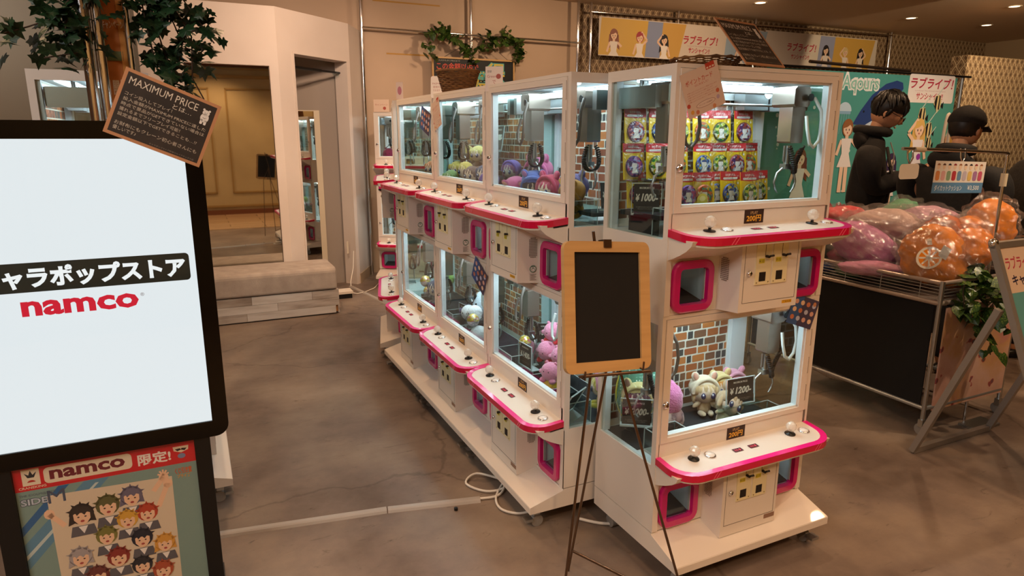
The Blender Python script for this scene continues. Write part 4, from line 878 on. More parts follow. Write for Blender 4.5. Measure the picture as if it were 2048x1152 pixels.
tag(put('chalk_sign', pricewhat(w_, h_), None, M_), 'slanted black chalk-style sign leaning on top of the near cabinet', 'sign')
def basket(label, M, r, h):
    WK = noise_mat('wicker', [(.3, '5c3c20'), (.6, '8c6236'), (.8, 'a87c48')], 14, 4, .75, bump=1., bscale=60, stretch=(1, 1, 5))
    t = thing('wicker_basket', label, 'basket', M)
    m = MB()
    for k in range(12):
        z = h*k/12+.006; q = r*(.74+.26*k/11); m.tube([(q*cos(2*pi*i/28), q*sin(2*pi*i/28), z+.003*(-1)**(i+k)) for i in range(28)], h/20, 6, closed=True)
    put('woven_body', m.mesh('woven_body', WK), t); m = MB(); m.tube([(r*1.02*cos(2*pi*i/28), r*1.02*sin(2*pi*i/28), h) for i in range(28)], h/14, 6, closed=True); put('rim', m.mesh('rim', WK), t)
    put('base', MB().cyl((0, 0, 0), (0, 0, .006), r*.74, 24).mesh('base', WK), t); return t
basket('low wicker basket on top of the near cabinet behind the slanted sign', MA @ Matrix.Translation((.33, .24, 1.906)), .13, .045)
basket('brown wicker basket on top of the left row, by the small white tag', FM(1.43, 3.72, 1.906), .118, .115)
def RX(a): return Matrix.Rotation(a, 4, 'X')
def RY(a): return Matrix.Rotation(a, 4, 'Y')
def RZ(a): return Matrix.Rotation(a, 4, 'Z')
def TR(x, y, z): return Matrix.Translation((x, y, z))
def card(name, label, M, w, h, fn, cat='sign'):
    p = Print(.0003); fn(p, w, h); return tag(put(name, p.done(name), None, M), label, cat)
def f1(p, w, h): p.ink('e8d8cc').rect(0, 0, w, h); p.ink('a84838').text('Green', w*.1, h*.55, w*.6, h*.66); p.disc(w*.75, h*.6, w*.14).text('で', w*.4, h*.3, w*.6, h*.45); p.ink('5a504c').text('登録', w*.1, h*.75, w*.35, h*.85)
card('price_card', 'small upright pale card clipped on the top edge between two left cabinets', MBn(0) @ TR(.0, -.014, 1.875) @ RZ(.95) @ RX(-.1), .085, .115, f1)
def f2(p, w, h):
    p.ink('ede4dc').rect(0, 0, w, h, .012); p.ink('b06058').text('PASMO', w*.15, h*.62, w*.85, h*.7).text('使用可', w*.2, h*.45, w*.8, h*.56).text('できます', w*.2, h*.3, w*.8, h*.4)
card('hanging_tag', 'white rounded tag hanging in front of the wicker basket on the left row', MBn(1) @ TR(-.02, -.014, 1.88) @ RZ(.95) @ RX(-.1), .07, .125, f2)
def f3(p, w, h): p.ink('c8b8b4').rect(0, 0, w, h); p.ink('a86c80').disc(w*.5, h*.6, w*.3, h*.2); p.ink('b88c50').rect(0, 0, w, h*.2)
card('leaflet', 'small pinkish leaflet standing at the far top corner of the left row', MBn(2) @ TR(.0, .0, 1.88) @ RZ(.9), .05, .14, f3)
def f4(p, w, h): p.ink('e0c4ac').rect(0, 0, w, h); p.ink('b05040').text('キャンペーン', w*.1, h*.5, w*.9, h*.66).disc(w*.7, h*.3, w*.1)
card('price_card', 'pinkish card standing on top of the cabinet by the back wall', MDm @ Matrix.Translation((.01, -.01, 1.905)), .17, .13, f4)
def pointcard(p, w, h):
    p.ink('d8c0ae').rect(0, 0, w, h); p.ink('b83c28').rect(w*.68, h*.88, w*.92, h*1.02); p.ink('e0c8b0')
    for k in range(3): p.rect(w*(.70+.075*k), h*.90, w*(.75+.075*k), h*.935)
    p.ink('c0503c').text('ポイントカード', w*.10, h*.70, w*.82, h*.82, .01).text('はじめました！', w*.32, h*.63, w*.68, h*.68); p.ink('b8705c')
    for k in range(5): p.text('お買い上げごとに1ポイント進呈いたします', w*.08, h*(.53-.05*k), w*(.88-.12*(k % 2)), h*(.56-.05*k))
    p.ink('8c5c4c').disc(w*.5, h*.2, w*.26, h*.07); p.ink('dcc6b6').disc(w*.5, h*.2, w*.25, h*.062); p.ink('8c5c4c').text('ポイントカード会員募集中', w*.32, h*.18, w*.68, h*.22)
    for k, (x, z, c) in enumerate(((.86, .36, 'c86848'), (.84, .22, 'b8a0b0'), (.12, .12, 'd8a04c'), (.25, .08, 'c87858'), (.7, .06, 'd08c60'), (.06, .28, 'b84838'))): p.ink(c).disc(w*x, h*z, w*.045)
M_, w_, h_ = sheet_frame(onA(.058, -.008, 1.724), onA(.208, -.012, 1.782), onA(.020, -.008, 1.868))
p = Print(.0003); pointcard(p, w_, h_); tag(put('paper_notice', p.done('paper_notice'), None, M_), 'tilted pale paper notice with red print stuck on the near cabinet window', 'notice')
def prizelist(p, w, h):
    p.ink('46405c').rect(0, 0, w, h); p.ink('3a5c98').rect(0, 0, w*.4, h)
    for i in range(4):
        for j in range(3): p.ink(('d8a898', 'e8c8a8', 'c87c5c', 'b8c0dc')[(i+j) % 4]).disc(w*(.16+.23*i), h*(.78-.27*j), w*.075, h*.085, 10)
    p.ink('c8885c').disc(w*.85, h*.85, w*.06)
for (MM, pts, lab) in ((MA, ((.602, -.008, .955), (.745, -.008, .905), (.655, -.008, 1.062)), 'tilted blue prize list card on the lower window of the near cabinet'),
                       (MBn(1), ((.575, -.008, .935), (.735, -.008, .855), (.625, -.008, 1.055)), 'tilted blue prize list card on the lower window of the middle left cabinet'),
                       (MBn(2), ((.535, -.008, 1.715), (.705, -.008, 1.66), (.565, -.008, 1.85)), 'tilted blue prize list card on the upper window of the far left cabinet')):
    M_, w_, h_ = sheet_frame(*[MM @ Vector(q) for q in pts]); p = Print(.0003); prizelist(p, w_, h_); tag(put('prize_list_card', p.done('prize_list_card'), None, M_), lab, 'card')
M_, w_, h_ = sheet_frame(*[MBn(1) @ Vector(q) for q in ((.02, -.008, 1.69), (.15, -.008, 1.73), (.04, -.008, 1.85))]); p = Print(.0003); pointcard(p, w_, h_)
tag(put('paper_notice', p.done('paper_notice'), None, M_), 'pale paper notice on the upper window of the middle left cabinet', 'notice')
# ================================================================== easel
def E_(a, b, z): return Vector(G(a, b, z))
BLc, BRc, TLc = E_(.985, 1.688, .953), E_(1.309, 1.690, .927), E_(.988, 1.775, 1.357)
M_, w_, h_ = sheet_frame(BLc, BRc, TLc); h_ *= 1.0
T = thing('easel_blackboard', 'blank blackboard in a light wooden frame on a thin metal easel', 'easel', M_)
bd = slab_ring(rr(0, w_, 0, h_, .026), rr(.038, w_-.038, .034, h_-.034, .002), -.010, .008)
put('wooden_frame', bd.mesh('wooden_frame', M_WOODF), T)
put('blackboard', MB().box(.03, w_-.03, -.002, .004, .03, h_-.03).mesh('blackboard', mat('slate_black', '060606', .75)), T)
RODM = mat('bronze_rod', '6f5a48', .28, .9); iM = M_.inverted()
def leg(nm, pts, r=.0048): put(nm, MB().tube([iM @ Vector(q) for q in pts], r, 8).mesh(nm, RODM), T)
top = E_(1.145, 1.80, 1.375)
apex = E_(1.19, 1.81, 1.145)
leg('front_leg', [apex, E_(1.101, 1.722, .922), E_(1.052, 1.79, 0)]); leg('front_leg', [apex, E_(1.216, 1.722, .916), E_(1.48, 1.625, 0)])
leg('rear_leg', [apex, E_(1.203, 1.785, .89), E_(1.204, 1.977, .10), E_(1.200, 1.995, 0)]); leg('cross_bar', [E_(1.204, 1.977, .10), E_(1.30, 1.75, .10), E_(1.395, 1.655, .30)][:2], .0055)
leg('centre_post', [E_(1.165, 1.745, .93), apex, top], .005); leg('tray_rail', [E_(1.03, 1.672, .945), E_(1.30, 1.674, .922)], .005)
for a in (1.045, 1.265): leg('hook', [E_(a, 1.70, .935), E_(a, 1.665, .935), E_(a, 1.663, .962)], .0035)
put('top_clip', MB().box(w_/2-.016, w_/2+.012, -.014, .02, h_-.02, h_+.006).mesh('top_clip', RODM), T)
# ================================================================== cords by the cabinets
def cord(pts, label, r=.006): tag(put('power_cord', MB().tube([G(*q) for q in pts], r, 8).mesh('power_cord', mat('white_cord'))), label, 'cord')
def smoothp(pts, n=6):
    P = [Vector(q) for q in pts]; out = []
    for i in range(len(P)-1):
        a, b, c, d = P[max(i-1, 0)], P[i], P[i+1], P[min(i+2, len(P)-1)]
        for k in range(n):
            t = k/n; out.append(.5*((2*b)+(c-a)*t+(2*a-5*b+4*c-d)*t*t+(3*b-a-3*c+d)*t**3))
    return [tuple(q) for q in out]+[tuple(P[-1])]
cord(smoothp([(1.085, 2.626, .008), (1.17, 2.61, .01), (1.23, 2.66, .02), (1.26, 2.76, .06), (1.30, 2.9, .07)]), 'white cord running from the cable cover under the left cabinets')
cord(smoothp([(1.25, 2.72, .02), (1.16, 2.84, .015), (1.08, 2.78, .01), (1.14, 2.67, .01), (1.24, 2.66, .016), (1.31, 2.74, .04)]), 'coiled loop of white cord beside the cable cover end')
cord(smoothp([(1.24, 2.7, .012), (1.16, 2.60, .01), (1.14, 2.5, .01), (1.20, 2.43, .01), (1.30, 2.42, .02), (1.42, 2.42, .05)]), 'white cord bending round to the near caster of the left row')
cord(smoothp([(1.42, 2.28, .01), (1.5, 2.2, .01), (1.6, 2.18, .01), (1.75, 2.3, .01)]), 'white cord lying on the floor under the near cabinet', .007)
tag(put('rubber_cap', MB().cyl((0, 0, 0), (0, 0, .012), .009, 10).mesh('rubber_cap', M_BLACK), None, FM(.956, 2.593)), 'tiny black rubber cap on the floor by the cable cover', 'cap')
# ================================================================== ceiling fittings
for (a, b), l in zip(DOWN, ('leftmost recessed downlight above the slanted sign', 'recessed downlight above the man with glasses', 'recessed downlight second from the right above the wallpaper corner', 'recessed downlight at the far right edge of the ceiling')):
    t = thing('recessed_downlight', l, 'ceiling light', GF @ Matrix.Translation((a, b, CEIL)))
    m = MB(); m.lathe([(.088, 0), (.086, -.008), (.066, -.006), (.062, 0)], 24); put('trim_ring', m.mesh('trim_ring', mat('ring_white', 'd8cbb8', .5)), t)
    put('lamp_face', MB().lathe([(.064, -.003), (0, -.003)], 24).mesh('lamp_face', mat('warm_lamp', 'ffe0b0', .5, emit=6, ecol='ffdcae')), t)
def trackspot(label, a, b, tx, ty):
    t = thing('track_spotlight', label, 'ceiling light', GF @ Matrix.Translation((a, b, CEIL-.10)) @ Matrix.Rotation(tx, 4, 'X') @ Matrix.Rotation(ty, 4, 'Y'))
    CR = mat('cream_lamp', 'cdbb98', .45); m = MB(); m.lathe([(0, .10), (.045, .09), (.055, .04), (.057, -.06), (.05, -.09), (.046, -.085)], 20); put('lamp_head', m.mesh('lamp_head', CR), t)
    m = MB(); m.lathe([(.062, -.02), (.064, -.03), (.062, -.04)], 20); put('collar', m.mesh('collar', CR), t); put('bulb', MB().ell((0, 0, -.06), (.03, .03, .02), 12, 6).mesh('bulb', mat('bulb_face', 'f0e0c8', .3)), t)
    put('yoke', MB().tube([(-.07, 0, 0), (-.07, 0, .08), (0, 0, .13), (.07, 0, .08), (.07, 0, 0)], .006, 6).mesh('yoke', CR), t)
trackspot('cream track spotlight pointing down at the top edge, right of the group', 7.05, 5.25, .5, .3)
trackspot('cream track spotlight tilted left, middle of the ceiling group', 6.35, 5.05, -.7, .8)
trackspot('cream track spotlight tilted away, left of the ceiling group', 6.08, 5.0, -.7, -.5)
rod('ceiling_track', (5.0, 4.9, CEIL-.012), (7.6, 5.3, CEIL-.012), .018, 'thin ceiling track carrying the cream spotlights', 'track', mat('cream_lamp'))
# ================================================================== prizes inside the cabinets
def ballm(key, c, r, mat_, nu=12, nv=8, fn=None): return cached(key, lambda: MB().ell(c, r, nu, nv, fn).mesh(key.split('|')[0], mat_))
SKIN = plush('plush_skin', 'ecd2b8'); EYEW = mat('toy_eye', '28305a', .3); EYEB = mat('toy_eye_glint', 'e8f0ff', .3)
def doll(label, M, s, hair, hood=None, ears='cat', body=None, group=None, eyes=True, cap=None, inner='e8a890'):
    """seated plush doll, feet at z=0, facing -y; s is the head radius"""
    t = thing('plush_doll', label, 'plush toy', M @ Matrix.Scale(s, 4), group)
    H = plush('pl_'+hair, hair); B = plush('pl_'+(body or hood or hair), body or hood or hair); HD = plush('pl_'+hood, hood) if hood else H
    P = lambda n, me, M_=None, par=None: put(n, me, par or t, M_)
    P('body', ballm('body|'+(body or hood or hair), (0, .1, .62), (.55, .45, .66), B))
    P('head', ballm('head|', (0, 0, 1.85), (.96, .88, .90), SKIN))
    for k in (-1, 1):
        P('arm', ballm('arm|'+(body or hood or hair), (0, 0, 0), (.42, .19, .19), B), Matrix.Translation((k*.66, -.15, .92)) @ Matrix.Rotation(k*.6, 4, 'Y'))
        P('leg', ballm('leg|'+(body or hood or hair), (0, 0, 0), (.22, .48, .22), B), Matrix.Translation((k*.36, -.45, .24)) @ Matrix.Rotation(k*-.25, 4, 'Z'))
        if eyes:
            e = P('eye', ballm('eye|', (0, 0, 0), (.20, .06, .25), EYEW, 10, 7), Matrix.Translation((k*.38, -.78, 1.70))); put('eye_glint', ballm('glint|', (-.04, -.05, .08), (.075, .03, .09), EYEB, 6, 4), e)
    def hairm():
        m = MB(); m.ell((0, .14, 1.98), (1.03, .92, .93), 14, 9)
        for k in range(6): x = -.75+.30*k; m.ell((x, -.66+abs(x)*.35, 2.12-.12*(k % 2)), (.24, .22, .42), 8, 6)
        for k in (-1, 1): m.ell((k*.92, -.12, 1.6), (.16, .26, .6), 8, 6)
        return m.mesh('hair', H)
    P('hair', cached('hair|'+hair, hairm))
    if hood or cap:
        c = hood or cap
        def hoodm():
            m = MB(); m.ell((0, .30, 2.12), (1.16, .98, .98), 14, 9)
            m.tube([(1.0*cos(pi*k/16), -.30-.1*sin(pi*k/16), 1.80+1.12*sin(pi*k/16)) for k in range(17)], .17, 8)
            return m.mesh('hood', HD if hood else plush('pl_'+cap, cap))
        P('hood', cached('hood|'+c, hoodm))
    if ears:
        ec = hood or cap or hair; em = plush('pl_'+ec, ec)
        def earm():
            m = MB(); m.ell((0, 0, .25), (.34, .18, .52), 10, 7, lambda q: 1-.35*max(0, q.z) if True else 1); return m.mesh('ear', em)
        def earin():
            m = MB(); m.ell((0, -.13, .22), (.2, .08, .34), 8, 6); return m.mesh('ear_lining', plush('pl_'+inner, inner))
        for k in (-1, 1):
            e = P('ear', cached('ear|'+ec, earm), Matrix.Translation((k*.66, .1, 2.85)) @ Matrix.Rotation(k*.35, 4, 'Y')); put('ear_lining', cached('earin|'+inner, earin), e)
    return t
FU, FL_ = 1.315, .455                # tray heights of the upper and lower units
# price signs
def pricesign(label, M, price, w=.125, h=.105):
    t = thing('price_sign', label, 'price sign', M)
    p = Print(.0003); p.ink(noise_mat('chalk_black', [(.3, '262220'), (.7, '38302b')])).rect(.008, .006, w-.008, h-.004)
    p.ink('ddd6ca').text('MAXIMUM PRICE', w*.26, h*.80, w*.74, h*.87, .02).text('¥', w*.14, h*.40, w*.28, h*.64, .03, .15).text(price+'-', w*.32, h*.40, w*.88, h*.66, .035, .25)
    p.ink('9a948a').text('投入金額がMAXIMUM PRICEに達した時点で', w*.16, h*.20, w*.84, h*.235).text('景品がGETできていない場合は', w*.22, h*.14, w*.78, h*.175)
    put('price_card', p.done('price_card'), t)
    m = MB(); e = .0025
    for b in ((0, w, .0, e), (0, w, h-e, h), (0, e, 0, h), (w-e, w, 0, h)): m.box(b[0], b[1], -.003, .003, b[2], b[3])
    put('acrylic_frame', m.mesh('acrylic_frame', M_EDGE), t)
    m = MB(); m.prism([(0, 0), (0, -.006), (.05, -.006), (.05, -.003), (.003, -.003), (.003, 0)], .0, w, 'x'); put('stand_foot', m.mesh('stand_foot', M_EDGE), t); return t
# ---- near cabinet, upper unit: badge cards in three tiers
def foil(key, cols, seed):
    if key in _M: return _M[key]
    m = mat(key, 'ffffff', .18, .35); b = m.node_tree.nodes['Principled BSDF']; tc = N(m, 'ShaderNodeTexCoord'); vo = N(m, 'ShaderNodeTexVoronoi'); vo.inputs['Scale'].default_value = 95; mp = N(m, 'ShaderNodeMapping'); mp.inputs['Location'].default_value = (seed*3.1, seed, seed*1.7)
    L(m, tc.outputs['Object'], mp.inputs[0]); L(m, mp.outputs[0], vo.inputs['Vector']); sp = N(m, 'ShaderNodeSeparateXYZ'); L(m, vo.outputs['Color'], sp.inputs[0])
    n = len(cols); r = ramp(m, sp.outputs[0], [(i/n, c) for i, c in enumerate(cols)]); r.color_ramp.interpolation = 'CONSTANT'; L(m, r.outputs[0], b.inputs['Base Color']); return m
FOILS = [foil('foil_green', ['e8f060', '2c8c48', 'f4f4d8', '184c30', '90c83c', 'd8b030'], 1), foil('foil_blue', ['3c68c8', 'd8e8f0', 'e8d03c', '28386c', '68b0d8'], 2), foil('foil_red', ['a8283c', 'e8b8c0', '5c2c68', 'd8e0e8', 'c8503c', '3c3c8c'], 3), foil('foil_violet', ['7c3ca8', 'e0a8e0', '382868', 'd05890', '98b0e8'], 4), foil('foil_gold', ['e0b038', 'a84c20', 'f0e8b0', '3c9c78', 'e87838'], 5)]
RIMS = ['5c5a30', '38487c', '6c2430', '50306c', 'a84c28']
def badge(kind):
    w, h = .104, .138
    p = Print(.0004, -.002); p.mats = [mat('card_yellow', 'f0c820', .35, coat=.6)]; p.m = 0; p.box(0, w, -.002, 0, 0, h); p.y = -.002
    p.ink('c8202c').poly([(0, h*.76), (w*.5, h*.73), (w, h*.76), (w, h), (0, h)]); p.ink('f6f0ea').rect(w*.14, h*.775, w*.86, h*.835, h*.028).text('おそまつさん', w*.25, h*.87, w*.75, h*.94, .06)
    p.ink('c8202c').text('おそまつさん', w*.26, h*.88, w*.74, h*.93, .0); p.ink('302828').text('ダイカットBIG缶バッジ', w*.19, h*.79, w*.81, h*.82)
    p.ink('f0ece0').disc(w*.88, h*.66, w*.05, n=10)
    me = p.done('card'); 
    b = MB(); b.M = TR(w*.5, -.003, h*.36) @ RX(pi/2); r = .0415; b.lathe([(r, 0), (r*.99, .004), (r*.9, .0065)], 24); b.m = 1; b.lathe([(r*.9, .0065), (r*.5, .0085), (0, .009)], 24)
    q = Print(.0004, -.0125); q.ink('efe6dc').disc(w*.5-.004, h*.36+.004, .013, .015).poly([(w*.5-.02, h*.36-.026), (w*.5+.014, h*.36-.026), (w*.5+.006, h*.36-.008), (w*.5-.012, h*.36-.008)]); q.ink(RIMS[kind]).disc(w*.5-.004, h*.36+.012, .014, .010, 12, 0, 180)
    return me, b.mesh('round_badge', [mat('rim_'+RIMS[kind], RIMS[kind], .3, .5), FOILS[kind]]), q.done('badge_print')
def badgecard(label, M, kind, bag=True):
    t = thing('badge_card', label, 'badge card', M, 'yellow badge cards in the near cabinet')
    a, b, c = cached('badge%d' % kind, lambda: badge(kind)); put('card', a, t); bb = put('round_badge', b, t); put('badge_print', c, bb)
    if bag: put('clear_bag', cached('cbag', lambda: MB().box(-.004, .108, -.014, -.0135, -.004, .150).mesh('clear_bag', glass_mat('bag_film', 'ffffff', .12, .05, .9, 26))), t)
    return t
M_SHELF = M_ACRYL
rows = [('top', .345, 1.638, [(.048, 2, 'behind the side window'), (.155, 1, 'second along behind the side window'), (.262, 0, 'half behind the grey post'), (.370, 4, 'left of three in the front window'), (.474, 0, 'middle of three in the front window'), (.590, 2, 'right of three in the front window')]),
        ('middle', .30, 1.508, [(.005, 3, 'leftmost, behind the side window'), (.115, 0, 'second, behind the side window'), (.225, 4, 'behind the corner post'), (.345, 1, 'with the blue round badge'), (.44, 0, 'beside the blue badge card'), (.52, 2, 'partly hidden third from left in front window'), (.60, 4, 'rightmost, partly hidden')]),
        ('bottom', .21, 1.400, [(.035, 2, 'leftmost, behind the 1000 price sign'), (.085, 0, 'just right of the 1000 price sign'), (.19, 3, 'with a violet badge by the corner post'), (.26, 4, 'behind the yellow green tag'), (.35, 1, 'half hidden behind its neighbour'), (.405, 1, 'third in the front window'), (.46, 0, 'large in front beside the others'), (.575, 0, 'rightmost with clear bag')])]
jr = random.Random(9)
for rn, y, z, items in rows:
    for i, (x, k, l) in enumerate(items):
        yy = y-(.012*(i % 2) if rn != 'bottom' else [-.085, -.08, .02, .03, .0, .02, .07, .0][i]); xx = max(.016, x)
        badgecard('yellow badge card in the %s tier, %s' % (rn, l), MA @ TR(xx, yy, z) @ RX(-.10) @ RZ(jr.uniform(-.06, .06)) @ Matrix.Scale(.98, 4), k)
for i, (y, z, x1) in enumerate(((.33, 1.634, .69), (.285, 1.504, .69))):
    t = put('display_ledge', MB().box(.03, x1, y-.03, y+.045, z-.004, z).box(.03, x1, y-.032, y-.029, z-.004, z+.012).mesh('display_ledge', M_ACRYL), None, MA); tag(t, ('upper' if i == 0 else 'lower')+' clear acrylic ledge carrying badge cards in the near cabinet', 'ledge')
tag(put('display_platform', MB().box(.03, .70, .09, .33, 1.375, 1.392).box(.05, .056, .12, .30, FU, 1.375).box(.66, .666, .12, .30, FU, 1.375).mesh('display_platform', M_DARKMAT), None, MA), 'black display platform holding the bottom tier of badge cards', 'platform')
pricesign('black 1000 yen price sign in front of the bottom badge cards', MA @ TR(.022, .25, 1.385) @ RZ(-.62) @ RX(-.06), '1000', .112, .115)
def tagcard(label, M, c='e0d860'):
    p = Print(.0003); p.ink(c).disc(.025, .045, .025, .022).rect(0, .0, .05, .045, .008); p.ink('5cb088').rect(.004, .004, .046, .022, .004); p.ink('f0e8a0').disc(.025, .048, .014, .010)
    tag(put('product_tag', p.done('product_tag'), None, M), label, 'tag')
tagcard('yellow green rounded product tag low in the near cabinet window', MA @ TR(.19, .08, 1.40))
def acrylbox(label, M, w, d, h, name='acrylic_divider'):
    m = MB(); e = .003
    for b in ((0, w, 0, e), (0, w, d-e, d), (0, e, 0, d), (w-e, w, 0, d)): m.box(b[0], b[1], b[2], b[3], 0, h)
    m.m = 1
    for b in ((0, w, -.001, e), (0, w, d-e, d+.001), (-.001, e, 0, d), (w-e, w+.001, 0, d)): m.box(b[0], b[1], b[2], b[3], h, h+.0025)
    for x in (0, w): 
        for y in (0, d): m.box(x-.0015, x+.0015, y-.0015, y+.0015, 0, h)
    tag(put(name, m.mesh(name, [M_ACRYL, M_EDGE]), None, M), label, 'acrylic divider')
acrylbox('tall clear acrylic chute walls at the left of the near upper unit', MA @ TR(.04, .04, FU), .13, .10, .10)
acrylbox('clear acrylic chute walls at the right of the near upper unit', MA @ TR(.60, .04, FU), .13, .10, .09)
# ---- near cabinet, lower unit
tag(put('felt_mat', MB().box(.03, .76, .152, .38, FL_, FL_+.002).box(.195, .595, .02, .152, FL_, FL_+.002).mesh('felt_mat', M_DARKMAT), None, MA), 'dark felt mat on the floor of the near lower unit', 'mat')
tag(put('display_platform', MB().box(.24, .74, .13, .36, FL_+.004, FL_+.03, ).mesh('display_platform', M_DARKMAT), None, MA), 'low black platform under the cat-eared dolls', 'platform')
doll('cat-eared doll with sandy hair leaning left of the group of three', MA @ TR(.455, .25, .487) @ RZ(-.35) @ RX(-.1), .056, 'd8b888', cap='ecdcc0', body='e4c8a4')
doll('cat-eared doll with orange hair, middle of the upright group', MA @ TR(.575, .29, .487) @ RZ(-.15), .052, 'e0963c', cap='e8d090', body='ecc890', inner='e8c080')
doll('cat-eared doll with magenta hair, right of the upright group', MA @ TR(.655, .29, .487) @ RZ(-.2), .052, 'a8307c', cap='e8a0bc', body='e0b0b8', inner='f0a0b8')
doll('cat-eared doll with tan hair lying back in front of the others', MA @ TR(.44, .13, .485) @ RZ(-.25) @ RY(.55) @ RX(-.35), .056, 'c4a47c', ears='cat', body='e0c4a0')
def capsule(label, M, r):
    t = thing('capsule_ball', label, 'capsule toy', M)
    put('lower_half', MB().lathe([(r*sin(pi*i/16), -r*cos(pi*i/16)*1.12) for i in range(9)], 20).mesh('lower_half', foil('foil_silver', ['c8c8cc', 'b0a8b8', 'd8c8d0', 'a8a8ac'], 7)), t)
    put('upper_half', MB().lathe([(r*cos(pi*i/16), r*sin(pi*i/16)*1.12) for i in range(9)], 20).mesh('upper_half', foil('foil_goldball', ['d8c040', 'e8d880', 'c8a838', 'e07898', 'e8e0c0'], 8)), t)
capsule('gold and silver patterned capsule ball at the front of the near lower unit', MA @ TR(.205, .08, .50) @ RY(.4), .036)
pricesign('black 1200 yen price sign in front of the cat-eared dolls', MA @ TR(.45, .12, .575) @ RZ(-.06) @ RX(-.1), '1200', .15, .115)
pricesign('black 2000 yen price sign seen through the side window, lower unit', MA @ TR(.020, .262, .52) @ RZ(-.62) @ RX(-.06), '2000', .13, .115)
acrylbox('clear acrylic chute walls at the left front of the near lower unit', MA @ TR(.06, .03, FL_+.004), .15, .12, .085)
acrylbox('clear acrylic chute walls at the right front of the near lower unit', MA @ TR(.50, .03, FL_+.004), .22, .12, .085)
tag(put('acrylic_riser', MB().box(.40, .63, .11, .114, .46, .575).box(.40, .63, .10, .16, .572, .575).mesh('acrylic_riser', M_ACRYL), None, MA), 'clear acrylic riser under the 1200 yen price sign', 'riser')
# dotted green cushion, yellow hooded plush and pink bagged plush behind the side window
def dotted():
    m = mat('dotted_green', 'ffffff', .85); b = m.node_tree.nodes['Principled BSDF']; tc = N(m, 'ShaderNodeTexCoord'); vo = N(m, 'ShaderNodeTexVoronoi'); vo.inputs['Scale'].default_value = 70; vo.inputs['Randomness'].default_value = .15
    L(m, tc.outputs['Object'], vo.inputs['Vector']); r = ramp(m, vo.outputs['Distance'], [(.0, 'e0f0e4'), (.22, 'd0e8dc'), (.28, '5c9c84'), (1, '4c8c74')]); L(m, r.outputs[0], b.inputs['Base Color']); return m
BAGF = glass_mat('bag_film'); 
def pillow(r, seed=0, pt=0.):
    rnd = random.Random(seed); ph = [rnd.uniform(0, 6) for _ in range(4)]
    def fn(q):
        a = atan2(q.z, q.x); return 1+.05*sin(3*a+ph[0])+.03*sin(7*a+ph[1])*abs(q.x)+.04*sin(5*q.x*3+ph[2])*sin(4*q.z*2+ph[3])+pt*max(0, cos(a-pt*2))**6
    return fn
t = thing('dotted_cushion', 'green dotted cushion behind the yellow plush in the near lower unit', 'cushion', MA @ TR(.17, .35, .615) @ RZ(-.2))
put('cushion_body', MB().ell((0, 0, 0), (.10, .045, .15), 20, 14, pillow(1, 3)).mesh('cushion_body', dotted()), t); put('yellow_piping', MB().tube([(.10*cos(2*pi*i/24), -.0, .15*sin(2*pi*i/24)) for i in range(24)], .004, 5, closed=True).mesh('yellow_piping', mat('yellow_cord', 'd8cc40', .7)), t)
doll('yellow hooded plush in clear bag by the side window', MA @ TR(.13, .30, .49) @ RZ(-.6), .058, '6c3c48', hood='e8d890', ears='cat', body='e8d890', inner='8c5c48', eyes=False)
tag(put('clear_bag', MB().ell((.13, .29, .585), (.095, .085, .14), 16, 10, pillow(1, 5)).mesh('clear_bag', BAGF), None, MA), 'clear wrinkled bag around the yellow hooded plush', 'bag')
tag(put('pink_plush_bundle', MB().ell((.235, .23, .60), (.062, .06, .085), 16, 12, lambda q: 1+.08*sin(9*q.x)*sin(8*q.z)).mesh('pink_plush_bundle', plush('pl_d87cb0', 'd87cb0')), None, MA), 'fluffy pink plush bundle by the coiled cord in the near lower unit', 'plush toy')
tag(put('printed_pouch', MB().ell((.235, .22, .525), (.068, .062, .06), 16, 10).mesh('printed_pouch', noise_mat('pouch_print', [(.4, 'c8b0ac'), (.5, '6c5058'), (.6, 'a07c78')], 18, 3, .4)), None, MA), 'printed pouch holding the fluffy pink plush', 'pouch')
# ---- B1 upper
G1 = MBn(0)
doll('plush doll in a tall pink hood with grey hair, nearest left cabinet', G1 @ TR(.155, .2, 1.375) @ RZ(.5) @ RX(.1), .062, '5c4c50', hood='e070a8', body='e070a8', inner='f0a0c8')
doll('plush doll in a red-pink hood facing the window, nearest left cabinet', G1 @ TR(.385, .13, FU+.012) @ RZ(.35), .056, 'c8486c', hood='c83860', body='6c4ca8', ears='cat', inner='e86c90')
doll('plush doll lying in a blue hood at the front, nearest left cabinet', G1 @ TR(.205, .16, FU+.035) @ RZ(.9) @ RX(.5), .055, '4c3c40', hood='5c78c8', body='5c78c8', inner='d890c0', eyes=False)
doll('plush doll in a slate violet hood at the right, nearest left cabinet', G1 @ TR(.50, .19, FU+.02) @ RZ(.4), .056, '50588c', hood='6c6098', body='6c6098', inner='8c80b0')
doll('plush doll lying in a pink hood at the left, nearest left cabinet', G1 @ TR(.085, .14, FU+.03) @ RZ(.8) @ RX(.9), .054, '504448', hood='d86ca0', body='d86ca0', eyes=False)
doll('plush doll in an orange yellow hood lying near the door hinge', G1 @ TR(.625, .15, FU+.03) @ RZ(.2) @ RX(.5), .050, 'a87838', hood='e0a030', body='e0a030', eyes=False, inner='f0c860')
doll('plush doll in a dark blue hood seen through both windows', G1 @ TR(.66, .30, FU+.02) @ RZ(-.4), .055, '303c6c', hood='34489c', body='34489c', inner='5c70b8')
pricesign('dark price sign leaning at the back left, nearest left cabinet', G1 @ TR(.06, .33, 1.40) @ RZ(.3) @ RX(-.3), '1700', .13, .12)
pricesign('dark 1000 yen price sign seen through the end window of the left row', G1 @ TR(.70, .20, FU+.055) @ RZ(1.2) @ RX(-.35), '1000', .12, .12)
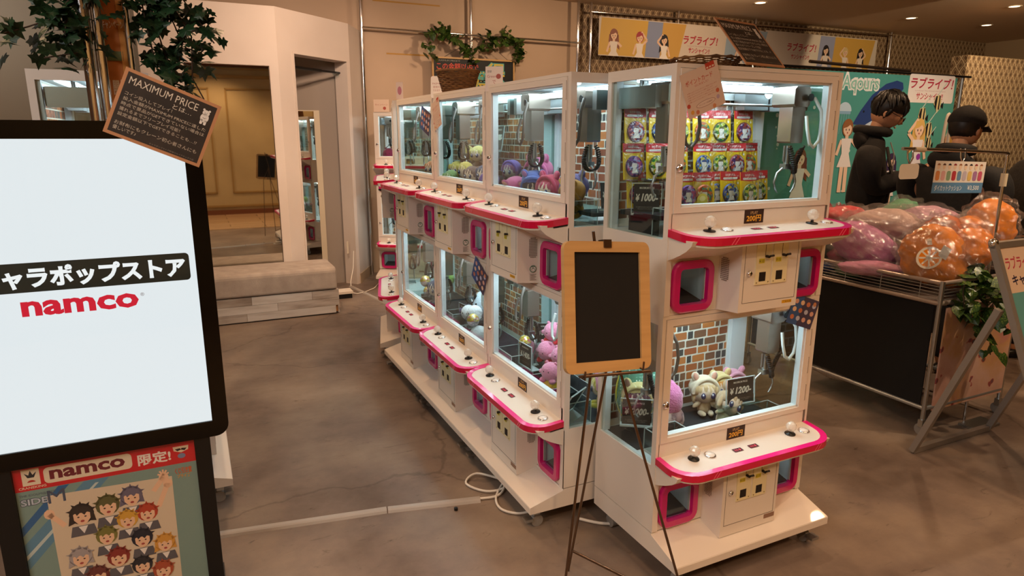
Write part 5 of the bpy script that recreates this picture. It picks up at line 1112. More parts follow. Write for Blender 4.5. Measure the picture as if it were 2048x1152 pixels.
def bagprint(p, w, h):
    p.ink('e8e4ec').rect(0, 0, w, h, .01); p.ink('60b8d0').text('サイコロ', w*.1, h*.6, w*.9, h*.75, .05); p.ink('d88cb8').rect(w*.05, h*.85, w*.95, h*.95, .004); p.ink('7c70c0').disc(w*.35, h*.4, w*.18, h*.1); p.ink('58a8b0').disc(w*.65, h*.25, w*.15, h*.1); p.ink('c8c83c').disc(w*.8, h*.45, w*.16)
M_, w_, h_ = sheet_frame(G1 @ Vector((.765, .28, FU+.06)), G1 @ Vector((.76, .15, FU+.055)), G1 @ Vector((.70, .345, FU+.19))); p = Print(.0003); bagprint(p, .12, .16)
tag(put('snack_bag', p.done('snack_bag'), None, G1 @ TR(.745, .33, FU+.05) @ RZ(pi/2+pi) @ RX(-.35)), 'white blue printed bag leaning behind the end window, left row', 'snack bag')
tag(put('snack_bag', p.mesh('snack_bag', p.mats), None, G1 @ TR(.60, .36, FU+.02) @ RX(-.2)), 'white blue printed bag at the back of the nearest left upper unit', 'snack bag')
acrylbox('clear acrylic chute walls front left, nearest left upper unit', G1 @ TR(.14, .025, FU), .19, .10, .075)
acrylbox('clear acrylic chute walls near the end window, left row upper unit', G1 @ TR(.56, .03, FU), .19, .13, .10)
acrylbox('clear acrylic chute walls near the end window, left row lower unit', G1 @ TR(.58, .03, FL_), .18, .12, .10)
tag(put('display_platform', MB().box(.62, .765, .13, .37, FU+.035, FU+.05).mesh('display_platform', M_DARKMAT), None, G1), 'dark raised ledge behind the end window of the left row', 'platform')
# ---- B1 lower: plain round pink plush with small ears
def roundplush(label, M, r, c='e890b0', feet='c8202c', arms=True):
    t = thing('round_plush', label, 'plush toy', M); A = plush('pl_'+c, c); F = plush('pl_'+feet, feet)
    put('body', MB().ell((0, 0, r), (r, r*.95, r*.97), 18, 12).mesh('body', A), t)
    for k in (-1, 1):
        put('foot', MB().ell((k*r*.55, -r*.5, r*.22), (r*.36, r*.5, r*.28), 10, 7).mesh('foot', F), t)
        if arms: put('arm', MB().ell((k*r*.92, -r*.25, r*.95), (r*.32, r*.25, r*.24), 8, 6).mesh('arm', A), t)
        e = put('ear', MB().ell((k*r*.5, .1*r, r*1.85), (r*.2, r*.12, r*.22), 8, 6).mesh('ear', A), t)
        put('eye', MB().ell((k*r*.28, -r*.88, r*1.2), (r*.06, r*.04, r*.08), 8, 6).mesh('eye', M_BLACK), t)
    return t
roundplush('round pink plush with red feet, topmost of the pile by the hinge', G1 @ TR(.245, .25, .665) @ RZ(.6) @ RX(.2), .050)
roundplush('round pink plush with red feet, lower left of the pile', G1 @ TR(.265, .21, .575) @ RZ(.3) @ RX(.25), .052)
roundplush('round pink plush with red feet, lower right of the pile', G1 @ TR(.37, .22, .575) @ RZ(.7), .050)
roundplush('pink plush with dark feet at the bottom of the pile', G1 @ TR(.31, .27, .485) @ RZ(.2), .052, feet='a81c28')
roundplush('round pink plush sitting on the yellow star cushion', G1 @ TR(.505, .09, .565) @ RZ(.5), .046, feet='e890b0')
m = MB(); pts = []
for i in range(10): a = R(90+36*i); q = .085 if i % 2 == 0 else .05; pts.append((q*cos(a), q*sin(a)))
st_ = MB(); n = 10; vs = [(0, 0, .045), (0, 0, -.02)]+[(x, y, .0) for x, y in pts]; st_.add(vs, [(0, 2+i, 2+(i+1) % n) for i in range(n)]+[(1, 2+(i+1) % n, 2+i) for i in range(n)], True)
sm = st_.mesh('star_cushion', plush('pl_e8d020', 'e8d020')); o = put('star_cushion', sm, None, G1 @ TR(.505, .09, .545) @ RZ(.3)); sb = o.modifiers.new('s', 'SUBSURF'); sb.levels = 2; sb.render_levels = 2
tag(o, 'puffy yellow star cushion under the single pink plush', 'plush toy')
tag(put('display_platform', MB().box(.43, .60, .03, .17, FL_, .53).mesh('display_platform', M_DARKMAT), None, G1), 'dark block supporting the yellow star cushion', 'platform')
tag(put('felt_mat', MB().box(.02, .77, .152, .38, FL_, FL_+.002).box(.195, .595, .02, .152, FL_, FL_+.002).mesh('felt_mat', M_DARKMAT), None, G1), 'dark felt mat in the nearest left lower unit', 'mat')
pricesign('dark 600 yen price sign leaning near the brick print, left row lower unit', G1 @ TR(.07, .24, .60) @ RZ(.25) @ RX(-.25) @ RY(-.2), '600', .11, .11)
pricesign('dark 1400 yen price sign behind clear boxes, left row lower unit', G1 @ TR(.17, .09, .545) @ RZ(.05), '1400', .13, .12)
acrylbox('large clear acrylic box left of the 1400 yen sign', G1 @ TR(.04, .03, FL_+.004), .17, .12, .14)
acrylbox('clear acrylic chute walls beside the star cushion', G1 @ TR(.36, .025, FL_+.004), .16, .10, .09)
capsule('yellow lidded clear capsule under the claw, left row lower unit', G1 @ TR(.178, .12, .655), .032)
for i, (x, y, z, c, l) in enumerate(((.05, .2, .56, 'b86c80', 'reddish bagged plush at the left of the nearest lower unit'), (.10, .28, .53, 'c8d0c8', 'pale bagged plush at the back left of the nearest lower unit'))):
    t = thing('bagged_plush', l, 'plush toy', G1 @ TR(x, y, z)); put('plush_body', MB().ell((0, 0, 0), (.05, .05, .06), 14, 9).mesh('plush_body', plush('pl_'+c, c)), t); put('clear_bag', MB().ell((0, 0, .01), (.065, .062, .085), 14, 9, pillow(1, i+9)).mesh('clear_bag', BAGF), t)
doll('pink and yellow plush seen through the lower end window of the left row', G1 @ TR(.70, .24, FL_+.03) @ RZ(-.5), .055, 'd8c030', hood='e090a8', body='d8c838')
pricesign('pale sign leaning behind the lower end window of the left row', G1 @ TR(.66, .12, FL_+.03) @ RZ(-1.) @ RX(-.5), '500', .14, .13)
# ---- B2 upper: many doll heads
G2 = MBn(1); G3 = MBn(2)
cols = [(.05, .13, .12, 'd8cc70', '6c5c50', 'two-row back'), ]
L2 = [(.07, .17, .16, 'd8cc78', 'with pale yellow hair, upper left'), (.20, .19, .16, 'd8cc78', 'with pale yellow hair, upper right'), (.36, .20, .15, '504858', 'with dark hair high at the right'), (.09, .10, .07, 'd8c860', 'with yellow hair, front left'), (.20, .11, .07, 'd0bc58', 'with yellow hair, front centre'), (.02+.04, .24, .10, 'd08040', 'with orange hair at the far left'), (.30, .11, .05, '6c4c44', 'with brown hair, front'), (.41, .14, .06, '383c60', 'with navy hair and band'), (.52, .12, .02, '7c60b0', 'in violet at the right'), (.50, .26, .08, 'a85c88', 'with rose hair behind the violet one'), (.12, .05, .02, '88a868', 'with green hood lowest at the left')]
for i, (x, y, dz, c, l) in enumerate(L2): doll('small plush doll '+l+', middle left cabinet', G2 @ TR(x, y, FU+dz) @ RZ(.5+.1*(i % 3)), .047, c, body=['5c5060', '8c6c58', '6c4c80'][i % 3], ears=None, hood='8c68c8' if 'violet' in l else None)
tag(put('display_platform', MB().box(.03, .70, .14, .36, FU, FU+.06).box(.03, .70, .24, .36, FU+.06, FU+.12).mesh('display_platform', M_DARKMAT), None, G2), 'stepped dark platform under the small dolls, middle left cabinet', 'platform')
pricesign('dark 3000 yen price sign above the small dolls, middle left cabinet', G2 @ TR(.16, .30, 1.585) @ RX(-.15), '3000', .13, .14)
pricesign('dark price sign half hidden behind the claw, middle left cabinet', G2 @ TR(.04, .30, 1.56) @ RX(-.15), '2500', .12, .14)
# ---- B2 lower
def whitebag(label, M, r, c='e8ecf0'):
    t = thing('bagged_ball_plush', label, 'plush toy', M); put('ball', MB().ell((0, 0, 0), r, 16, 10).mesh('ball', plush('pl_'+c, c)), t)
    for k in (-1, 1): put('eye', MB().ell((k*r*.3, -r*.93, r*.1), (r*.08, r*.05, r*.1), 8, 5).mesh('eye', M_BLACK), t)
whitebag('round white plush ball with dot eyes, left of the pair', G2 @ TR(.18, .13, .615) @ RZ(.6), .048); whitebag('round white plush ball with dot eyes, right of the pair', G2 @ TR(.275, .13, .635) @ RZ(.6), .048)
whitebag('large pale blue plush behind the white balls', G2 @ TR(.20, .24, .665) @ RZ(.6), .085, 'd0e0ec'); whitebag('tan round plush at the left of the pale blue one', G2 @ TR(.08, .25, .65) @ RZ(.5), .062, 'c0a078')
whitebag('dark violet plush under the claw, middle lower unit', G2 @ TR(.07, .16, .59), .05, '5c4c80'); whitebag('grey plush at the bottom left, middle lower unit', G2 @ TR(.08, .10, .52), .055, '5c5850'); whitebag('pale plush low in the clear bag, middle lower unit', G2 @ TR(.41, .10, .54) @ RZ(.5), .055, 'e0e8ec')
capsule('yellow green clear capsule in front of the white plush balls', G2 @ TR(.385, .075, .625), .036)
tag(put('clear_bag', MB().ell((.36, .11, .57), (.105, .075, .105), 16, 10, pillow(1, 15)).mesh('clear_bag', BAGF), None, G2), 'wrinkled clear bag around the pale plush, middle lower unit', 'bag')
tag(put('felt_mat', MB().box(.02, .77, .152, .38, FL_, FL_+.002).box(.195, .595, .02, .152, FL_, FL_+.002).mesh('felt_mat', mat('violet_felt', '2c2030', .9)), None, G2), 'dark violet mat in the middle left lower unit', 'mat')
acrylbox('left clear acrylic chute walls, middle left lower unit', G2 @ TR(.05, .03, FL_+.004), .12, .1, .15); acrylbox('right clear acrylic chute walls, middle left lower unit', G2 @ TR(.28, .03, FL_+.004), .14, .1, .11)
pricesign('pale framed sign behind acrylic, middle left lower unit', G2 @ TR(.04, .12, .53) @ RZ(.1), '800', .10, .12)
# ---- B3
doll('small plush doll with orange hair alone in the far left upper unit', G3 @ TR(.42, .10, FU+.06) @ RZ(.5), .045, 'c07840', body='c8a888', ears=None)
tag(put('display_platform', MB().box(.3, .72, .05, .3, FU, FU+.06).mesh('display_platform', M_DARKMAT), None, G3), 'dark ledge under the lone doll in the far left upper unit', 'platform')
doll('plush doll with dark blue hair in the far left lower unit', G3 @ TR(.38, .12, FL_+.08) @ RZ(.4), .058, '2c3454', body='8c8c98', ears=None)
capsule('yellow clear capsule hanging below the claw, far left lower unit', G3 @ TR(.22, .10, .665), .036); capsule('second yellow capsule lower left in the far left lower unit', G3 @ TR(.30, .09, .61), .03)
doll('plush doll with green hair at the back, far left lower unit', G3 @ TR(.26, .25, FL_+.12) @ RZ(.4), .05, '9cb84c', body='b8b0a0', ears=None)
tag(put('display_platform', MB().box(.05, .72, .12, .36, FL_, FL_+.08).mesh('display_platform', M_DARKMAT), None, G3), 'dark block platform in the far left lower unit', 'platform')
tag(put('felt_mat', MB().box(.02, .77, .152, .38, FL_, FL_+.002).box(.195, .595, .02, .152, FL_, FL_+.002).mesh('felt_mat', mat('violet_felt', '2c2030', .9)), None, G3), 'dark mat in the far left lower unit', 'mat')
acrylbox('clear acrylic chute walls, far left lower unit', G3 @ TR(.10, .03, FL_+.004), .18, .1, .11)
# ---- D
roundplush('round plum plush in the cabinet by the back wall, upper', MDm @ TR(.10, .20, FU+.06), .075, '8c2850', '8c2850', False); roundplush('pale pink plush in the cabinet by the back wall', MDm @ TR(.10, .10, FU), .05, 'c890c0', 'c890c0', False); roundplush('small orange plush at the right of the wall cabinet', MDm @ TR(.22, .10, FU), .04, 'd89850', 'd89850', False)
for i, c in enumerate(('e0e8ec', '3c6c8c', 'd8e0e4', '5c88a0')): capsule('%s capsule in the bottom row of the wall cabinet' % ('first', 'second', 'third', 'fourth')[i], MDm @ TR(.08+.055*i, .09, FL_+.03), .025)
# ================================================================== display cart
T = thing('display_cart', 'chrome wire display cart with black front panel heaped with bagged cushions', 'cart', GF)
A0, A1, B0, B1 = 3.65, 4.38, 2.20, 3.55; PINKM = mat('rim_metal', 'b8aaa0', .3, .7); 
for (a, b) in ((A0, B0), (A0, B1), (A1, B0), (A1, B1)):
    put('post', MB().cyl((a, b, .09), (a, b, .90), .013, 10).mesh('post', M_STEEL), T)
    cm = MB(); cm.cyl((a-.012, b, .035), (a+.012, b, .035), .034, 16); cm.m = 1; cm.box(a-.018, a+.018, b-.014, b+.014, .05, .095); put('caster', cm.mesh('caster', [mat('caster_tyre', '8b8680'), M_STEEL]), T)
for z, r, m_ in ((.89, .012, PINKM), (.775, .014, PINKM), (.16, .013, M_SATIN)):
    for p0, p1 in (((A0, B0), (A0, B1)), ((A1, B0), (A1, B1)), ((A0, B0), (A1, B0)), ((A0, B1), (A1, B1))): put('rail', MB().cyl((p0[0], p0[1], z), (p1[0], p1[1], z), r, 8).mesh('rail', m_), T)
for k in range(5):
    z = .795+.018*k
    for p0, p1 in (((A0, B0), (A0, B1)), ((A0, B0), (A1, B0))): put('wire', MB().cyl((p0[0], p0[1], z), (p1[0], p1[1], z), .0022, 5).mesh('wire', M_STEEL), T)
for k in range(6): put('wire', MB().cyl((A0-.002, B0+.12+.24*k, .775), (A0-.002, B0+.12+.24*k, .89), .0022, 5).mesh('wire', M_STEEL), T)
put('shelf_deck', MB().box(A0, A1, B0, B1, .765, .78).mesh('shelf_deck', mat('deck', '6c6058', .6)), T)
BLKC = noise_mat('black_cloth', [(.3, '030303'), (.7, '070707')], 4, 3, .9)
put('black_panel', MB().box(A0+.004, A0+.012, B0+.03, B1-.02, .165, .765).mesh('black_panel', BLKC), T)
def stained():
    m = mat('stained_paper', 'ffffff', .7); b = m.node_tree.nodes['Principled BSDF']; tc = N(m, 'ShaderNodeTexCoord'); n = N(m, 'ShaderNodeTexNoise'); n.inputs['Scale'].default_value = 3; n.inputs['Detail'].default_value = 4; L(m, tc.outputs['Object'], n.inputs['Vector'])
    r = ramp(m, n.outputs[0], [(.35, 'c8907c'), (.5, 'd8b09c'), (.62, 'd0a070'), (.7, 'c88c80')]); n2 = N(m, 'ShaderNodeTexNoise'); n2.inputs['Scale'].default_value = 11; n2.inputs['Detail'].default_value = 2; L(m, tc.outputs['Object'], n2.inputs['Vector'])
    r2 = ramp(m, n2.outputs[0], [(0, 'ffffff'), (.64, 'ffffff'), (.66, 'c83c48'), (.72, '28508c')]); mx = N(m, 'ShaderNodeMixRGB', blend_type='MULTIPLY'); mx.inputs[0].default_value = .85; L(m, r.outputs[0], mx.inputs[1]); L(m, r2.outputs[0], mx.inputs[2]); L(m, mx.outputs[0], b.inputs['Base Color']); return m
put('end_panel', MB().box(A0+.06, A1-.005, B0-.01, B0-.002, .14, .745).mesh('end_panel', stained()), T)
put('plastic_wrap', MB().tube([(A0-.005, 2.65, .165), (A0-.01, 2.8, .16), (A0-.005, 2.95, .17), (A0, 3.05, .16)], [.01, .028, .022, .012], 9).mesh('plastic_wrap', glass_mat('wrap_film', 'f4f0ee', .35, .15, 1.2, 30)), T)
# heap of bagged cushions
def film_mat(key):
    m = bpy.data.materials.new(key); m.use_nodes = True; nt = m.node_tree; nt.nodes.remove(nt.nodes['Principled BSDF']); out = nt.nodes['Material Output']
    t = N(m, 'ShaderNodeBsdfTransparent'); g = N(m, 'ShaderNodeBsdfGlossy'); g.inputs['Roughness'].default_value = .16; d = N(m, 'ShaderNodeBsdfDiffuse'); d.inputs[0].default_value = lin('efeae6')
    tc = N(m, 'ShaderNodeTexCoord'); n = N(m, 'ShaderNodeTexNoise'); n.inputs['Scale'].default_value = 16; n.inputs['Detail'].default_value = 4; n.inputs['Distortion'].default_value = 1.6; L(m, tc.outputs['Object'], n.inputs['Vector'])
    vo = N(m, 'ShaderNodeTexVoronoi', feature='DISTANCE_TO_EDGE'); vo.inputs['Scale'].default_value = 15; L(m, n.outputs['Color'], vo.inputs['Vector'])
    ad = N(m, 'ShaderNodeMath', operation='ADD'); L(m, n.outputs[0], ad.inputs[0]); L(m, vo.outputs['Distance'], ad.inputs[1])
    bp = N(m, 'ShaderNodeBump'); bp.inputs['Strength'].default_value = 1.; bp.inputs['Distance'].default_value = .03; L(m, ad.outputs[0], bp.inputs['Height']); L(m, bp.outputs[0], g.inputs['Normal'])
    lw = N(m, 'ShaderNodeLayerWeight'); L(m, bp.outputs[0], lw.inputs['Normal']); pw = N(m, 'ShaderNodeMath', operation='POWER'); pw.inputs[1].default_value = 2.; L(m, lw.outputs['Facing'], pw.inputs[0])
    mu = N(m, 'ShaderNodeMath', operation='MULTIPLY_ADD'); mu.inputs[1].default_value = .5; mu.inputs[2].default_value = .06; mu.use_clamp = True; L(m, pw.outputs[0], mu.inputs[0])
    m1 = N(m, 'ShaderNodeMixShader'); m1.inputs[0].default_value = .12; L(m, g.outputs[0], m1.inputs[1]); L(m, d.outputs[0], m1.inputs[2])
    m2 = N(m, 'ShaderNodeMixShader'); L(m, mu.outputs[0], m2.inputs[0]); L(m, t.outputs[0], m2.inputs[1]); L(m, m1.outputs[0], m2.inputs[2]); L(m, m2.outputs[0], out.inputs[0]); return m
FILM = film_mat('cushion_bag')
def bagged(label, a, b, z, rx, ry, rz, c, rot=0., tilt=0., seed=1, pt=0., mark=False, c2=None, bagk=1.14, roll=0., pa=-40):
    t = thing('bagged_cushion', label, 'cushion', GF @ TR(a, b, z) @ RZ(R(rot)) @ RX(R(tilt)) @ RY(R(roll)), 'bagged cushions heaped on the cart')
    rq = random.Random(seed*3); pp = [rq.uniform(0, 6) for _ in range(5)]
    def pf(q):
        an = atan2(q.z, q.x); e = max(0, cos(an-R(pa)))**7*(q.x*q.x+q.z*q.z)
        return 1+.05*sin(2*an+pp[0])+.04*sin(5*an+pp[1])+.03*sin(11*q.x+pp[2])*sin(9*q.z+pp[3])+.02*sin(19*q.z+13*q.x+pp[4])+pt*e
    F = noise_mat('satin_'+c, [(.3, c), (.62, c), (.72, c2 or c)], 3.2, 5, .55, bump=1., bscale=13)
    put('pillow', MB().ell((0, 0, 0), (rx, ry, rz), 34, 24, pf).mesh('pillow', F), t)
    rnd = random.Random(seed); ph = [rnd.uniform(0, 6) for _ in range(6)]
    def wr(q): return pf(q)*(1+.05*sin(9*q.x+ph[0])*sin(7*q.z+ph[1])+.05*sin(15*q.z+ph[2]+6*q.x)+.04*sin(23*q.x+ph[3]*q.y)+.22*max(0, abs(q.x)-.72)+.25*max(0, q.z-.75))
    put('plastic_bag', MB().ell((0, 0, 0), (rx*bagk, ry*bagk*1.05, rz*bagk), 44, 32, wr).mesh('plastic_bag', FILM), t)
    if mark:
        p = Print(.003, -ry*1.02); p.ink('efe4d0').disc(-rx*.32, -rz*.15, rx*.36, rz*.40, 20, rot=20); p.ink(c).disc(-rx*.32, -rz*.15, rx*.29, rz*.32, 20, rot=20); p.ink('efe4d0')
        for k in range(8): q = R(k*45+20); p.line(-rx*.32, -rz*.15, -rx*.32+rx*.28*cos(q), -rz*.15+rz*.31*sin(q), rx*.05)
        p.poly([(-rx*.62, rz*.42), (-rx*.50, rz*.50), (-rx*.40, rz*.30), (-rx*.52, rz*.24)]); p.ink('d8d8d4').poly([(-rx*.1, rz*.42), (rx*.16, rz*.36), (rx*.14, -rz*.05), (-rx*.12, rz*.02)]); p.ink('8c8c88')
        for k in range(3): p.rect(-rx*.06, rz*(.02+.03*k), rx*.1, rz*(.03+.03*k))
        put('citrus_print', p.done('citrus_print'), t)
    return t
bagged('orange cushion with white citrus slice and tapering corner, front of the heap', 3.80, 2.37, 1.01, .20, .085, .16, 'f08a14', rot=-28, seed=2, pt=.45, mark=True, roll=18, pa=-25)
bagged('mauve pink cushion left of the citrus cushion', 3.78, 2.80, 1.005, .21, .10, .13, 'd484b4', rot=-52, seed=4, c2='f0d8e4', roll=20)
bagged('flat pink cushion lying on the front rim', 3.70, 2.66, .885, .20, .09, .045, 'd88cac', rot=-60, seed=5, c2='e8b0c4')
bagged('orange cushion right of the citrus cushion', 4.02, 2.30, 1.03, .14, .10, .14, 'f08610', rot=-10, seed=6)
bagged('dark orange cushion tucked between the two front orange ones', 3.95, 2.42, 1.09, .12, .08, .14, 'd06414', rot=-35, seed=7, roll=-30)
bagged('large orange cushion at the right edge of the heap', 4.33, 2.38, 1.14, .19, .12, .16, 'f48e18', rot=5, seed=8, roll=-12)
bagged('orange cushion behind the display pole', 4.18, 2.40, 1.07, .15, .11, .13, 'ec861c', rot=0, seed=9, roll=15)
bagged('red cushion at the back left of the heap', 3.92, 3.05, 1.12, .18, .11, .10, 'dc2c38', rot=-40, seed=10)
bagged('red cushion farthest left beside the near cabinet', 3.82, 3.32, 1.08, .15, .10, .12, 'c82c34', rot=-40, seed=11)
bagged('pale pink cushion at the back right of the heap', 4.25, 2.72, 1.15, .21, .11, .09, 'd0a0b4', rot=-15, seed=12)
bagged('green cushion peeking out at the back of the heap', 4.22, 2.92, 1.16, .15, .09, .09, '4c9c6c', rot=-20, seed=13, roll=-25)
bagged('pale translucent wrapped cushion in the middle of the heap', 3.98, 2.80, 1.12, .24, .13, .10, 'd0b0a8', rot=-30, seed=14, bagk=1.2)
bagged('green cushion low at the left end of the heap', 3.80, 3.12, .96, .17, .10, .10, '3c7c58', rot=-50, seed=15, c2='c8d8c8')
bagged('dusky pink cushion on the deck behind the front ones', 4.05, 2.62, .93, .20, .13, .11, 'c08ca0', rot=10, seed=16)
bagged('rose cushion on the deck at the left', 3.95, 3.0, .92, .20, .13, .11, 'c8647c', rot=10, seed=17)
# folded blue and green bags low in the basket
for k, (b, c, l) in enumerate(((3.05, '34487c', 'blue'), (2.85, '3c6c48', 'green'))): tag(put('folded_bag', MB().ell((3.74, b, .83), (.05, .10, .04), 14, 8, pillow(1, k+30)).mesh('folded_bag', noise_mat('bag_'+c, [(.3, c), (.7, c)], 8, 3, .4)), None, GF), l+' folded bag inside the wire rim of the cart', 'bag')
# hanger frame with price card
T = thing('display_stand', 'chrome hook stand with a cream joint carrying two hanging cards', 'display stand', GF)
put('arm', MB().tube(smoothp([(3.20, 2.22, 1.612), (3.6, 2.22, 1.60), (4.05, 2.22, 1.583), (4.085, 2.22, 1.568), (4.09, 2.22, 1.53)], 4), .0085, 10).mesh('arm', M_CHROME), T)
put('pole', MB().cyl((4.09, 2.22, 1.53), (4.09, 2.22, .0), .0085, 10).mesh('pole', M_CHROME), T)
put('joint', MB().cyl((4.09, 2.22, 1.40), (4.09, 2.22, 1.47), .017, 12).mesh('joint', mat('cream_plastic', 'd8ccb0', .4)), T)
put('end_sleeve', MB().cyl((3.29, 2.22, 1.607), (3.37, 2.22, 1.605), .0125, 12).mesh('end_sleeve', mat('cream_plastic')), T)
put('foot_base', MB().box(3.98, 4.2, 2.08, 2.19, 0, .015).mesh('foot_base', M_STEEL), T)
for a in (3.255, 3.68):
    put('clip', MB().tube([(a-.02, 2.218, 1.61), (a-.02, 2.212, 1.565), (a, 2.212, 1.535), (a+.02, 2.212, 1.565), (a+.02, 2.218, 1.61)], .004, 6).mesh('clip', M_CHROME), T)
p = Print(.0004); p.ink('e8e2da').rect(0, 0, .43, .165); p.ink('5c8cb8').rect(0, 0, .43, .055); p.ink('e8eef4').text('ダイカットクッション', .02, .012, .25, .042, .01).text('¥3,500', .30, .012, .40, .040, .01)
for i in range(9):
    c1 = ('d89058', 'e0b0b0', '88a888', 'b83c48', '6890b8', 'c0b8c8', 'e0c070', 'a878a8', 'c85878')[i]; x = .03+.045*i; p.ink('ead0b8').disc(x, .135, .012, .014, 10); p.ink(('9c6a48', '5c4038', '2c2c38', '8c2c34')[i % 4]).disc(x, .143, .013, .010, 10, 0, 180); p.ink(c1).rect(x-.017, .065, x+.017, .115, .012)
M_, w_, h_ = sheet_frame(GF @ Vector((3.445, 2.205, 1.385)), GF @ Vector((3.872, 2.205, 1.372)), GF @ Vector((3.452, 2.205, 1.55)))
tag(put('price_card', p.done('price_card'), None, M_), 'wide hanging price card with a row of small printed cushions above the heap', 'card')
p = Print(.0004); p.ink('ece6dc').rect(0, 0, .15, .075, .02); tag(put('blank_tag', p.done('blank_tag'), None, GF @ TR(3.178, 2.208, 1.462)), 'small blank white rounded tag hanging left of the price card', 'tag')
# pothos spilling over the near corner of the cart
S4 = [[(3.95, 2.25, .93), (3.88, 2.16, .86), (3.84, 2.13, .72), (3.93, 2.12, .62)], [(3.95, 2.25, .93), (4.05, 2.14, .84), (4.12, 2.12, .72), (4.05, 2.1, .62)], [(3.85, 2.2, .90), (3.74, 2.14, .84), (3.76, 2.13, .74)], [(4.0, 2.2, .9), (4.0, 2.12, .76), (4.0, 2.11, .58), (4.02, 2.1, .46)]]
foliage('variegated leafy vine spilling over the near end of the cart', GF, S4, 100, .062, LP, 8, name='trailing_vine', spread=.028, stem_r=.003)
# A-frame sign
T = thing('a_frame_sign', 'grey aluminium A-frame poster sign at the right edge', 'sign', GF)
AL = mat('aluminium', 'a8a29a', .38, .6)
def bar(nm, p0, p1, w, d, m_, par):
    p0, p1 = Vector(p0), Vector(p1); v = p1-p0; mb = MB(); mb.box(-w/2, w/2, -d/2, d/2, 0, v.length); q = v.to_track_quat('Z', 'X').to_matrix().to_4x4()
    put(nm, mb.mesh(nm, m_), par, Matrix.Translation(p0) @ q)
PB, PT = (1.36, 0.0), (1.85, 1.186)
def pan(z): return PB[0]+(PT[0]-PB[0])*z/PT[1]
for a in (3.405, 4.06): bar('side_rail', (a, pan(.0), .0), (a, pan(1.18), 1.18), .03, .03, AL, T)
for z in (.12, 1.17): bar('cross_rail', (3.39, pan(z), z), (4.075, pan(z), z), .03, .03, AL, T)
for a in (3.39, 4.07): bar('rear_strut', (a, 1.765, .875), (a, 2.07, .015), .03, .03, AL, T)
bar('foot_bar', (3.39, 2.07, .018), (4.07, 2.07, .018), .03, .03, AL, T)
for s in (3.405, 4.06): put('corner_cap', MB().ell((s, pan(1.18), 1.18), (.024, .022, .022), 12, 8).mesh('corner_cap', M_CHROME), T)
M_, w_, h_ = sheet_frame(Vector((3.42, pan(.14)-.004, .14)), Vector((4.045, pan(.14)-.004, .14)), Vector((3.42, pan(1.155)-.004, 1.155)))
p = Print(.0005); p.ink('5c9c9c').rect(0, 0, w_, h_); p.ink('d8c0a8').rect(0, h_*.80, w_, h_); p.ink('b83c50').text('ラブライブ！サンシャイン!!', .03, h_*.90, w_-.03, h_*.96, .02); p.ink('302840').text('キャラポップストア', .05, h_*.83, w_-.1, h_*.88, .03); p.ink('4c6ca8').poly([(.1, .1), (.4, .5), (.5, .2)]); p.ink('34305c').poly([(.03, h_*.6), (.12, h_*.66), (.16, h_*.55), (.08, h_*.45)]); figure(p, .38, .1, .6, 'c89058', 'ece4e8')
put('poster', p.done('poster'), T, M_); put('back_board', MB().box(3.42, 4.045, 0, .01, 0, 1.0).mesh('back_board', mat('sign_back', '8c867e', .6)), T, Matrix.Translation((0, pan(.14)+.006, .14)) @ RX(-atan2(PT[0]-PB[0], PT[1])))
# cardboard figure standee far right
p = Print(.002, -.004)
def standee():
    m = Print(.0015); m.ink('e8e0d8').poly([(-.02, 0), (.42, 0), (.42, .9), (.34, 1.06), (.22, 1.12), (.06, 1.05), (-.06, .8)]); figure(m, .17, -.15, 1.2, 'dcb464', 'f0ece8', pose=1); return m.done('printed_cutout')
t = thing('cardboard_standee', 'cardboard cutout of a blonde girl standing behind the right hand customers', 'standee', FM(5.46, 3.45, .72)); me = standee()
for v in me.vertices: v.co.z = max(-.0, v.co.z)
put('printed_cutout', me, t); put('stand_box', MB().box(-.05, .42, .02, .3, -.72, 0).mesh('stand_box', M_DARKMAT), t)
tag(put('white_arch', MB().tube(smoothp([(-.05, 0, 0), (0, 0, .5), (.02, 0, 1.0), (.05, 0, 1.12), (.08, 0, 1.0), (.08, 0, .5), (.10, 0, 0)], 4), .012, 8).mesh('white_arch', mat('white_cord')), None, FM(5.38, 3.42, .72)), 'white curved arch frame beside the cardboard standee', 'frame')
